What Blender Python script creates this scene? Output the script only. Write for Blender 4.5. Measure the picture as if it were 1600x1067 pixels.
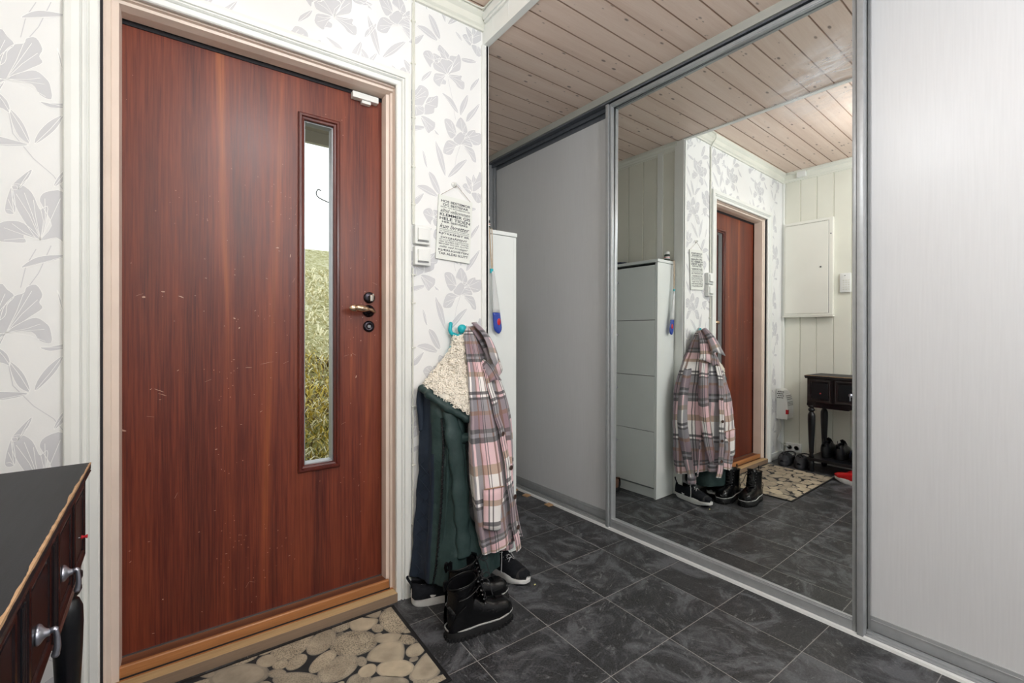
import bpy, bmesh, math, random
from mathutils import Vector, Matrix, noise
from mathutils.geometry import tessellate_polygon

for _o in list(bpy.data.objects):
    bpy.data.objects.remove(_o, do_unlink=True)
SC = bpy.context.scene
COL = SC.collection
PI = math.pi
random.seed(7)

# ------------------------------------------------------------------ camera
cd = bpy.data.cameras.new('camera'); cam = bpy.data.objects.new('camera', cd); COL.objects.link(cam)
cam.location = (0, 0, 1.11); cam.rotation_euler = (PI/2, 0, math.radians(-36.0))
cd.sensor_width = 36; cd.lens = 16.0; cd.shift_y = -12.5/1600; cd.clip_start = 0.02
SC.camera = cam
SC.view_settings.view_transform = 'Standard'; SC.view_settings.look = 'None'
SC.view_settings.gamma = 1; SC.view_settings.use_curve_mapping = False
SC.view_settings.exposure = EXPOSURE = 0.0

# ------------------------------------------------------------------ world: bright overcast sky
W = bpy.data.worlds.new('overcast_sky'); SC.world = W; W.use_nodes = True
_b = W.node_tree.nodes['Background']; _b.inputs[0].default_value = (0.93, 0.97, 1.0, 1); _b.inputs[1].default_value = 1.6

def area_light(name, loc, rot, size, power, color=(1, 1, 1), size_y=None, parent=None):
    l = bpy.data.lights.new(name, 'AREA'); l.energy = power; l.color = color
    if size_y: l.shape = 'RECTANGLE'; l.size = size; l.size_y = size_y
    else: l.shape = 'DISK'; l.size = size
    o = bpy.data.objects.new(name, l); COL.objects.link(o); o.location = loc; o.rotation_euler = rot
    if parent: o.parent = parent
    return o

# ------------------------------------------------------------------ colour and material helpers
def lin(c):
    r = []
    for v in c:
        v = v/255.0
        r.append(v/12.92 if v <= 0.04045 else ((v+0.055)/1.055)**2.4)
    return (r[0], r[1], r[2], 1.0)

class NT:
    """small helper around a node tree"""
    def __init__(s, name, rough=0.5, metal=0.0, spec=0.5, coat=0.0):
        s.m = bpy.data.materials.new(name); s.m.use_nodes = True; s.t = s.m.node_tree
        s.b = s.t.nodes['Principled BSDF']
        s.b.inputs['Roughness'].default_value = rough; s.b.inputs['Metallic'].default_value = metal
        s.b.inputs['Specular IOR Level'].default_value = spec
        if coat: s.b.inputs['Coat Weight'].default_value = coat
    def n(s, typ, **kw):
        nd = s.t.nodes.new(typ)
        for k, v in kw.items(): setattr(nd, k, v)
        return nd
    def l(s, a, b): s.t.links.new(a, b)
    def setc(s, c): s.b.inputs['Base Color'].default_value = lin(c)
    def coord(s, kind='Object', scale=(1, 1, 1), loc=(0, 0, 0), rot=(0, 0, 0)):
        tc = s.n('ShaderNodeTexCoord'); mp = s.n('ShaderNodeMapping')
        mp.inputs['Scale'].default_value = scale; mp.inputs['Location'].default_value = loc; mp.inputs['Rotation'].default_value = rot
        s.l(tc.outputs[kind], mp.inputs[0]); return mp.outputs[0]
    def noise(s, vec, scale, detail=4, rough=0.5, dist=0.0):
        nd = s.n('ShaderNodeTexNoise'); nd.inputs['Scale'].default_value = scale; nd.inputs['Detail'].default_value = detail
        nd.inputs['Roughness'].default_value = rough; nd.inputs['Distortion'].default_value = dist
        s.l(vec, nd.inputs['Vector']); return nd.outputs[0]
    def voro(s, vec, scale, feature='F1', out='Distance', rnd=1.0):
        nd = s.n('ShaderNodeTexVoronoi'); nd.feature = feature; nd.inputs['Scale'].default_value = scale
        nd.inputs['Randomness'].default_value = rnd
        s.l(vec, nd.inputs['Vector']); return nd.outputs[out]
    def ramp(s, fac, stops, interp='LINEAR'):
        nd = s.n('ShaderNodeValToRGB'); cr = nd.color_ramp; cr.interpolation = interp
        while len(cr.elements) < len(stops): cr.elements.new(0.5)
        for e, (p, c) in zip(cr.elements, stops):
            e.position = p; e.color = lin(c) if len(c) == 3 else c
        s.l(fac, nd.inputs[0]); return nd.outputs[0]
    def mix(s, fac, a, b, mode='MIX'):
        nd = s.n('ShaderNodeMix', data_type='RGBA', blend_type=mode)
        for inp, v in ((nd.inputs[0], fac), (nd.inputs[6], a), (nd.inputs[7], b)):
            if hasattr(v, 'links'): s.l(v, inp)
            elif isinstance(v, (tuple, list)): inp.default_value = lin(v) if len(v) == 3 else v
            else: inp.default_value = v
        return nd.outputs[2]
    def math(s, op, a, b=None, c=None):
        nd = s.n('ShaderNodeMath', operation=op)
        for i, v in enumerate((a, b, c)):
            if v is None: continue
            if hasattr(v, 'links'): s.l(v, nd.inputs[i])
            else: nd.inputs[i].default_value = v
        return nd.outputs[0]
    def sep(s, vec):
        nd = s.n('ShaderNodeSeparateXYZ'); s.l(vec, nd.inputs[0]); return nd.outputs
    def comb(s, x, y, z):
        nd = s.n('ShaderNodeCombineXYZ')
        for i, v in enumerate((x, y, z)):
            if hasattr(v, 'links'): s.l(v, nd.inputs[i])
            else: nd.inputs[i].default_value = v
        return nd.outputs[0]
    def col(s, out): s.l(out, s.b.inputs['Base Color']); return s
    def bump(s, h, strength=0.3, dist=0.002):
        nd = s.n('ShaderNodeBump'); nd.inputs['Strength'].default_value = strength; nd.inputs['Distance'].default_value = dist
        s.l(h, nd.inputs['Height']); s.l(nd.outputs[0], s.b.inputs['Normal']); return s
    def rough(s, out): s.l(out, s.b.inputs['Roughness']); return s

def paint(name, c, rough=0.45, vary=6, scale=3, metal=0.0, spec=0.5, bump=0.0, bscale=400, coat=0.0):
    """plain painted / plastic surface with faint mottling"""
    s = NT(name, rough, metal, spec, coat); v = s.coord()
    c2 = tuple(max(0, x-vary) for x in c)
    s.col(s.ramp(s.noise(v, scale, 5), [(0.3, c2), (0.7, c)]))
    if bump: s.bump(s.noise(v, bscale, 3), bump, 0.001)
    return s.m

def wood(name, dark, mid, light, axis='X', scale=1.0, rough=0.45, knots=None, coat=0.0, grain=1.0, spec=0.5, blend=(0.3, 0.5, 0.72)):
    s = NT(name, rough, 0, spec, coat)
    sc = {'X': (1.2, 22, 22), 'Y': (22, 1.2, 22), 'Z': (22, 22, 1.0)}[axis]
    sc = tuple(x*scale for x in sc); v = s.coord(scale=sc)
    low = s.noise(v, 0.55, 4, 0.55, 0.6); fine = s.noise(v, 9, 5, 0.65, 0.2)
    c = s.ramp(low, [(blend[0], dark), (blend[1], mid), (blend[2], light)])
    c = s.mix(0.55*grain, c, s.ramp(fine, [(0.35, tuple(x*0.72 for x in mid)), (0.65, light)]), 'MULTIPLY') if grain > 1.5 else s.mix(0.28*grain, c, s.ramp(fine, [(0.35, dark), (0.65, light)]))
    if knots:
        ks = {'X': (1, 2.2, 1), 'Y': (2.2, 1, 1), 'Z': (1, 1, .45)}[axis]
        d = s.voro(s.coord(scale=ks), 8.0); d2 = s.voro(s.coord(scale=tuple(k*1.9 for k in ks), loc=(3, 5, 0)), 6.0)
        k = s.ramp(d, [(0.08, (255, 255, 255)), (0.14, (0, 0, 0))]); k2 = s.ramp(d2, [(0.05, (255, 255, 255)), (0.10, (0, 0, 0))])
        c = s.mix(s.math('MULTIPLY', k, 0.75), c, knots); c = s.mix(s.math('MULTIPLY', k2, 0.55), c, knots)
    s.col(c).bump(fine, 0.12, 0.001)
    return s.m

M = {}
M['wallpaper'] = paint('cream_wallpaper', (238, 238, 237), 0.7, 3, 6, bump=0.15, bscale=220)
M['print'] = paint('grey_floral_print', (209, 209, 212), 0.62, 4, 10, bump=0.1, bscale=220)
M['vein'] = paint('pale_floral_line', (250, 250, 248), 0.62, 2)
M['casing'] = paint('white_painted_trim', (236, 237, 233), 0.38, 6, 5, bump=0.05)
M['panel'] = paint('cream_painted_panelling', (229, 228, 216), 0.42, 7, 4, bump=0.06, bscale=90)
M['panel_shade'] = paint('cream_groove_paint', (213, 212, 198), 0.5, 6)
M['cornice'] = paint('white_painted_cornice', (229, 229, 219), 0.4, 8, 6)
M['jamb'] = paint('beige_painted_frame', (232, 214, 200), 0.42, 9, 7, bump=0.1, bscale=120)
M['ceilwood'] = wood('whitewashed_pine', (214, 188, 172), (226, 203, 188), (236, 217, 204), 'X', 1.0, 0.5, knots=(92, 72, 64))
M['groove'] = paint('dark_board_groove', (168, 140, 122), 0.6, 10)
M['doorwood'] = None
s = NT('mahogany_veneer', 0.36, 0, 0.45, 0.0)
v = s.coord(scale=(16, 16, 0.55)); broad = s.noise(v, 0.62, 3, 0.5, 0.8)
v2 = s.coord(scale=(60, 60, 1.6)); fine = s.noise(v2, 3.2, 5, 0.6, 0.15)
c = s.ramp(broad, [(0.28, (64, 23, 22)), (0.44, (98, 39, 28)), (0.58, (122, 55, 34)), (0.70, (176, 100, 52))])
c = s.mix(0.34, c, s.ramp(fine, [(0.34, (50, 18, 17)), (0.66, (146, 74, 48))]))
sp = s.voro(s.coord(scale=(1, 1, 1)), 55, 'F1', 'Distance'); spn = s.noise(s.coord(), 4.5, 2)
spec = s.math('MULTIPLY', s.math('LESS_THAN', sp, 0.10), s.math('GREATER_THAN', spn, 0.60))
c = s.mix(s.math('MULTIPLY', spec, 0.55), c, (196, 140, 118))
s.col(c); s.rough(s.math('ADD', s.math('MULTIPLY', fine, 0.12), 0.32)); s.bump(fine, 0.08, 0.001); M['doorwood'] = s.m
M['doortrim'] = wood('dark_mahogany_moulding', (62, 20, 17), (88, 32, 24), (112, 48, 32), 'Z', 1.0, 0.28)
M['scratch'] = paint('pale_scratch', (205, 170, 150), 0.6, 20, 60)
M['sillorange'] = wood('varnished_pine_sill', (150, 96, 54), (180, 120, 72), (200, 146, 96), 'X', 1.0, 0.35)
M['sillbrown'] = wood('worn_brown_sill', (86, 46, 32), (112, 66, 44), (150, 100, 68), 'X', 1.0, 0.5)
M['sillcream'] = wood('bare_wood_step', (176, 146, 104), (202, 173, 128), (218, 192, 150), 'X', 1.0, 0.6)
M['sillgrey'] = wood('grey_brown_step', (120, 100, 82), (140, 118, 97), (158, 134, 110), 'X', 1.0, 0.7)  # duller grey-brown wood, used on the front face of the step
M['alu'] = paint('brushed_aluminium', (176, 179, 182), 0.35, 8, 40, metal=0.35)
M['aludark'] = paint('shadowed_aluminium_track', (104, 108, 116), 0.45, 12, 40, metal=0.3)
M['alulight'] = paint('white_aluminium_lip', (226, 228, 228), 0.35, 6, 40, metal=0.1)
M['silvertrim'] = paint('grey_white_top_trim', (172, 172, 166), 0.5, 8, 6)
s = NT('brilliant_mirror', 0.0, 1.0); s.b.inputs['Base Color'].default_value = (0.90, 0.925, 0.905, 1)
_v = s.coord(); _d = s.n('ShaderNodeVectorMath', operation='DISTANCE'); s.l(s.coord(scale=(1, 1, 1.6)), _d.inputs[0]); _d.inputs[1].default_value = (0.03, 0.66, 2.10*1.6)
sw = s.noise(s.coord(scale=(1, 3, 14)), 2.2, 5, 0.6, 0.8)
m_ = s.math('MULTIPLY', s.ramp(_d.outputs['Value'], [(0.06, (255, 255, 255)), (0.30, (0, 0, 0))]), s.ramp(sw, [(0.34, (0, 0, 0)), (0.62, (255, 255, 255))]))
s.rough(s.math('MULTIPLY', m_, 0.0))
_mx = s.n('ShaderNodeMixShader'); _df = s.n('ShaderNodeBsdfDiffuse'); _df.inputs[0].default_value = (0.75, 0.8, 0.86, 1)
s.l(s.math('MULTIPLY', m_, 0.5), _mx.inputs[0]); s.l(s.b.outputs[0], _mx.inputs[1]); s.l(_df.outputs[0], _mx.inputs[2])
s.l(_mx.outputs[0], s.t.nodes['Material Output'].inputs[0]); M['mirror'] = s.m
s = NT('white_wardrobe_board', 0.33, 0, 0.5); v = s.coord(scale=(60, 60, 2))
s.col(s.ramp(s.noise(v, 3, 4), [(0.3, (202, 203, 206)), (0.7, (206, 207, 210))])).bump(s.noise(v, 8, 4), 0.05, 0.0006); M['wardrobe'] = s.m
s = NT('slate_vinyl_tile', 0.42, 0, 0.45)
tc = s.coord(); x, y, z = s.sep(tc)
px = s.math('DIVIDE', s.math('SUBTRACT', x, 0.8115-3.135), 0.3135); py = s.math('DIVIDE', s.math('SUBTRACT', y, 0.6900-3.135), 0.3135)
fx = s.math('FRACT', px); fy = s.math('FRACT', py)
lw = 0.0042
ln = s.math('MAXIMUM', s.math('GREATER_THAN', s.math('ABSOLUTE', s.math('SUBTRACT', fx, 0.5)), 0.5-lw), s.math('GREATER_THAN', s.math('ABSOLUTE', s.math('SUBTRACT', fy, 0.5)), 0.5-lw))
ix = s.math('FLOOR', px); iy = s.math('FLOOR', py)
rv0 = s.comb(s.math('ADD', x, s.math('MULTIPLY', ix, 7.31)), s.math('ADD', y, s.math('MULTIPLY', iy, 3.77)), s.math('MULTIPLY', ix, 1.7))
_r = s.n('ShaderNodeVectorRotate', rotation_type='Z_AXIS'); s.l(rv0, _r.inputs['Vector']); s.l(s.math('ADD', s.math('MULTIPLY', ix, 2.3), s.math('MULTIPLY', iy, 1.1)), _r.inputs['Angle']); rv = _r.outputs[0]
n1 = s.noise(rv, 4.5, 8, 0.68, 1.6)
st = s.n('ShaderNodeMapping'); st.inputs['Scale'].default_value = (1, 2.6, 1); st.inputs['Rotation'].default_value = (0, 0, 0.6); s.l(rv, st.inputs[0])
n2 = s.noise(st.outputs[0], 7.5, 12, 0.76, 3.2)
base = s.ramp(n1, [(0.38, (20, 21, 25)), (0.50, (38, 40, 45)), (0.61, (96, 98, 103))])
base = s.mix(s.ramp(n2, [(0.55, (0, 0, 0)), (0.61, (150, 150, 150)), (0.68, (235, 235, 235))]), base, (158, 160, 162))
n3 = s.noise(rv, 160, 3, 0.6); base = s.mix(0.35, base, s.ramp(n3, [(0.35, (22, 22, 23)), (0.7, (96, 96, 96))]))
s.col(s.mix(s.math('MULTIPLY', ln, 0.8), base, (150, 148, 144)))
s.rough(s.math('ADD', s.math('MULTIPLY', n2, 0.3), 0.30)); s.bump(n2, 0.15, 0.0015); M['floor'] = s.m
M['whiteplastic'] = paint('white_plastic', (232, 233, 230), 0.35, 4, 10)
M['whitesteel'] = paint('white_enamelled_steel', (238, 237, 228), 0.35, 6, 3)
M['cable'] = paint('white_cable', (224, 224, 214), 0.45, 8, 30)
M['cabwhite'] = paint('white_foil_cabinet', (226, 230, 228), 0.36, 4, 4)
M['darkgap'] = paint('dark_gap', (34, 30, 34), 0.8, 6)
M['black_lacquer'] = paint('black_lacquer', (17, 18, 23), 0.34, 8, 60, bump=0.1, bscale=60)
M['top_black'] = None
s = NT('worn_black_table_top', 0.5, 0, 0.3); v = s.coord()
sc_ = s.math('LESS_THAN', s.voro(s.coord(scale=(1, 2.4, 1), rot=(0, 0, .5)), 7, 'F1'), 0.022)
s.col(s.mix(s.math('MULTIPLY', sc_, 0.7), s.ramp(s.noise(s.coord(scale=(30, 2, 2)), 3, 5), [(0.3, (25, 27, 31)), (0.7, (36, 38, 43))]), (176, 176, 178))); s.bump(s.noise(v, 300, 3), 0.08); M['top_black'] = s.m
M['wine_lacquer'] = paint('dark_wine_brown_lacquer', (25, 13, 16), 0.22, 6, 12, coat=0.2)
M['rawchip'] = paint('chipped_raw_wood_edge', (201, 164, 126), 0.75, 26, 60)
M['pewter'] = paint('pewter_handle', (186, 188, 200), 0.28, 16, 60, metal=0.9)
M['chrome'] = paint('chrome', (196, 192, 184), 0.14, 8, 30, metal=1.0)
M['brass'] = paint('worn_brass_nickel', (202, 176, 150), 0.2, 20, 80, metal=0.95)
M['bronze'] = paint('dark_burnished_metal', (60, 56, 62), 0.22, 16, 40, metal=0.85)
M['red'] = paint('red_plastic', (196, 26, 40), 0.35, 12)
M['teal'] = paint('turquoise_silicone', (22, 176, 188), 0.42, 8)
M['steel'] = paint('grey_steel', (130, 130, 132), 0.35, 10, metal=0.8)
s = NT('window_glass', 0.0); s.b.inputs['Transmission Weight'].default_value = 1.0; s.b.inputs['IOR'].default_value = 1.01; s.b.inputs['Base Color'].default_value = (0.97, 1, 0.98, 1); M['glass'] = s.m
s = NT('clear_plastic', 0.08); s.b.inputs['Transmission Weight'].default_value = 0.75; s.b.inputs['IOR'].default_value = 1.3; s.b.inputs['Base Color'].default_value = lin((226, 228, 226)); M['clear'] = s.m

# measured outlines of the printed patterns (metres, on their own surface)
TP=[[(0.8454, 2.3193), (0.8564, 2.3381), (0.8786, 2.3449), (0.8935, 2.3332), (0.901, 2.3051), (0.886, 2.2896), (0.8823, 2.2713), (0.8601, 2.2941)], [(0.9147, 2.3649), (0.9238, 2.389), (0.943, 2.3823), (0.9742, 2.3588), (0.9664, 2.335), (0.9353, 2.3344), (0.9276, 2.3524)], [(0.8935, 2.3401), (0.9276, 2.3386), (0.9353, 2.331), (0.92, 2.3083), (0.901, 2.3051)], [(0.9664, 2.342), (0.9821, 2.3616), (1.01, 2.3681), (1.022, 2.383), (1.0342, 2.3589), (1.0302, 2.3148), (1.01, 2.2973), (0.9821, 2.2809), (0.9648, 2.2695), (0.986, 2.3068), (0.99, 2.3363)], [(0.8935, 2.3025), (0.92, 2.3255), (0.9624, 2.3371), (0.99, 2.3328), (0.986, 2.3033), (0.9624, 2.2708), (0.943, 2.2678), (0.901, 2.2708)], [(0.9585, 2.266), (0.9086, 2.2583), (0.8973, 2.2422), (0.8958, 2.2177), (0.9238, 2.2013), (0.9353, 2.2167), (0.9546, 2.2209), (0.9585, 2.2382), (0.9469, 2.2448)], [(0.9664, 2.2686), (1.002, 2.2805), (1.0383, 2.2891), (1.0342, 2.2699), (1.0522, 2.2615), (1.0481, 2.228), (1.018, 2.2292), (1.002, 2.2452)], [(0.9484, 2.0646), (0.9781, 2.0728), (1.002, 2.0512), (1.01, 2.0109), (0.994, 1.9927), (0.9781, 1.9887), (0.9585, 2.0186)], [(1.006, 2.0523), (1.0302, 2.0979), (1.0588, 2.0736), (1.0687, 2.0403), (1.0547, 2.0224), (1.0424, 2.0263), (1.0302, 2.0374)], [(1.0506, 2.007), (1.0754, 2.0457), (1.109, 2.0596), (1.1133, 2.0483), (1.1433, 2.0487), (1.139, 2.0), (1.1006, 1.987), (1.0921, 1.9958), (1.0712, 1.9978)], [(0.994, 1.9927), (1.01, 2.0109), (1.0342, 2.0314), (1.0671, 2.0255), (1.0921, 1.9885), (1.0921, 1.9741), (1.0588, 1.9732), (1.0302, 1.9698), (1.002, 1.9736)], [(1.0261, 1.9653), (0.986, 1.9802), (0.9585, 1.9698), (0.943, 1.9313), (0.9469, 1.9114), (0.9821, 1.9139), (0.998, 1.9409), (1.01, 1.9614)], [(1.0465, 1.9702), (1.0921, 1.9704), (1.109, 1.949), (1.1158, 1.9105), (1.0963, 1.9099), (1.0796, 1.9314)], [(0.7775, 2.1429), (0.8115, 2.1536), (0.8273, 2.1786), (0.8491, 2.1823), (0.8697, 2.1719), (0.8726, 2.149), (0.8564, 2.1203), (0.8454, 2.0968), (0.8273, 2.0848), (0.781, 2.0911)], [(0.8712, 2.1384), (0.8935, 2.1486), (0.9177, 2.1594), (0.9162, 2.1108), (0.901, 2.0995), (0.8973, 2.0779), (0.8638, 2.0615), (0.8491, 2.0642), (0.8564, 2.1068)], [(0.7775, 2.0834), (0.8115, 2.0868), (0.8454, 2.0934), (0.8527, 2.0652), (0.8165, 2.0429), (0.781, 2.0349)], [(0.8345, 2.0466), (0.8638, 2.0514), (0.8935, 2.0426), (0.9048, 2.0354), (0.901, 2.0104), (0.8823, 1.9918), (0.8712, 1.9821), (0.8527, 2.0044)], [(0.901, 2.007), (0.9276, 1.9884), (0.9086, 1.9884)], [(1.0572, 1.8331), (1.0796, 1.8268), (1.0963, 1.8084), (1.0921, 1.7678), (1.0754, 1.7827)], [(1.0921, 1.8293), (1.1006, 1.8527), (1.1133, 1.8335), (1.1347, 1.8708), (1.1563, 1.8385), (1.1433, 1.8028), (1.1006, 1.7693), (1.0921, 1.7931)], [(1.0424, 1.7908), (1.0629, 1.8019), (1.0879, 1.7706), (1.0796, 1.7547), (1.0465, 1.7773)], [(1.0879, 1.7598), (1.1175, 1.7688), (1.1476, 1.7596), (1.1433, 1.7294), (1.1175, 1.7214)]]
TL=[[(0.9353, 2.1787), (0.9624, 2.1766), (0.994, 2.1617), (1.022, 2.1134), (0.998, 2.1206), (0.9703, 2.1476)], [(1.0302, 2.1036), (1.0277, 2.1434), (1.0465, 2.1846), (1.0712, 2.2137), (1.0671, 2.1693), (1.0465, 2.1274)], [(1.0837, 2.232), (1.0879, 2.2622), (1.1261, 2.3073), (1.1278, 2.2933), (1.1048, 2.2567)], [(1.0629, 2.0819), (1.0671, 2.119), (1.1006, 2.1575), (1.1347, 2.193), (1.1261, 2.1649), (1.1006, 2.1212)], [(0.8381, 2.1969), (0.8454, 2.2249), (0.886, 2.2623), (0.8786, 2.2359), (0.8564, 2.2117)], [(1.0342, 2.3661), (1.0465, 2.374), (1.0921, 2.383), (1.1175, 2.3774), (1.0837, 2.362), (1.0465, 2.3561)], [(0.9033, 1.9596), (0.92, 1.9396), (0.943, 1.9036), (0.957, 1.8127), (0.9315, 1.8456), (0.9124, 1.8965)], [(0.8418, 1.9038), (0.8564, 1.8836), (0.8675, 1.8319), (0.8527, 1.849)], [(0.8712, 1.8157), (0.901, 1.8048), (0.9238, 1.7611), (0.9292, 1.7276), (0.9048, 1.737), (0.8823, 1.7737)], [(0.8165, 1.7441), (0.8564, 1.7551), (0.8935, 1.7417), (0.9162, 1.715), (0.8786, 1.7151), (0.8418, 1.7287)], [(0.9664, 1.8076), (0.9821, 1.8424), (1.018, 1.8854), (1.0671, 1.9141), (1.0506, 1.8854), (1.01, 1.8376)], [(0.7775, 1.991), (0.8381, 2.0072), (0.8564, 2.002), (0.8345, 1.9874), (0.781, 1.9707)], [(0.7775, 1.6607), (0.8129, 1.6934), (0.8505, 1.7202), (0.8345, 1.6837), (0.8129, 1.6613)], [(1.002, 1.7936), (1.0261, 1.7841), (1.0424, 1.7587), (1.018, 1.7719)]]
UP=[[(-0.3991, 1.9386), (-0.3856, 1.9242), (-0.3721, 1.9062), (-0.3856, 1.8815), (-0.3901, 1.8503), (-0.4123, 1.8361), (-0.4254, 1.896)], [(-0.3901, 1.8798), (-0.3721, 1.9062), (-0.3537, 1.9164), (-0.3491, 1.9315), (-0.3303, 1.9407), (-0.3169, 1.9133), (-0.3232, 1.8907), (-0.3169, 1.8746), (-0.3397, 1.8512), (-0.356, 1.8356), (-0.3766, 1.8188), (-0.3879, 1.8052), (-0.4035, 1.8066), (-0.3991, 1.8407)], [(-0.3856, 1.8059), (-0.356, 1.8356), (-0.3303, 1.8477), (-0.3112, 1.8338), (-0.3015, 1.8165), (-0.2991, 1.7762), (-0.3232, 1.7825), (-0.3397, 1.8076)], [(-0.3775, 1.5171), (-0.3397, 1.5693), (-0.3444, 1.5449), (-0.3652, 1.5075)], [(-0.3766, 1.5153), (-0.3583, 1.5221), (-0.3374, 1.5026), (-0.3232, 1.4612), (-0.316, 1.4658), (-0.3063, 1.4639), (-0.3208, 1.3736), (-0.3444, 1.4042), (-0.3721, 1.4666)], [(-0.316, 1.4658), (-0.3232, 1.4883), (-0.3112, 1.5108), (-0.2744, 1.5175), (-0.2619, 1.4502), (-0.2694, 1.3729), (-0.2893, 1.3843), (-0.3208, 1.3736), (-0.2991, 1.4173)], [(-0.4035, 1.4027), (-0.3856, 1.4183), (-0.3537, 1.4163), (-0.3208, 1.3736), (-0.3537, 1.383), (-0.3491, 1.3635), (-0.3766, 1.3603), (-0.4035, 1.3636)], [(-0.3901, 1.4505), (-0.3856, 1.484), (-0.3766, 1.512), (-0.3698, 1.4603), (-0.3721, 1.4401), (-0.3856, 1.438)], [(-0.4079, 1.8051), (-0.4254, 1.8316), (-0.4468, 1.8177), (-0.4552, 1.7831), (-0.4383, 1.763), (-0.4123, 1.7842)], [(-0.4079, 1.7954), (-0.3901, 1.8012), (-0.4035, 1.761), (-0.421, 1.7297), (-0.4383, 1.731), (-0.4297, 1.7657)]]
UL=[[(-0.3592, 1.9842), (-0.3397, 2.0089), (-0.316, 2.0222), (-0.2759, 2.0299), (-0.2619, 2.0301), (-0.2759, 2.0202), (-0.3208, 1.9999)], [(-0.3811, 1.7251), (-0.3629, 1.7071), (-0.3491, 1.6776), (-0.3421, 1.6406), (-0.3629, 1.654), (-0.3766, 1.6901)], [(-0.3326, 1.6415), (-0.3279, 1.6697), (-0.3063, 1.7093), (-0.2759, 1.7383), (-0.2868, 1.7009), (-0.3112, 1.6638)], [(-0.4123, 1.6447), (-0.3721, 1.6418), (-0.3444, 1.6353), (-0.3721, 1.6253), (-0.4123, 1.622)], [(-0.4079, 1.7661), (-0.3856, 1.7468), (-0.3802, 1.7155), (-0.3924, 1.7219), (-0.4035, 1.7284)], [(-0.3232, 1.7642), (-0.3015, 1.7653), (-0.2669, 1.7741), (-0.2619, 1.7631), (-0.3015, 1.753)], [(-0.2942, 1.5289), (-0.2868, 1.5565), (-0.2669, 1.5882), (-0.2719, 1.5525)], [(-0.2878, 1.9274), (-0.2794, 1.9029), (-0.2754, 1.8698), (-0.2819, 1.8882)]]
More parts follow.
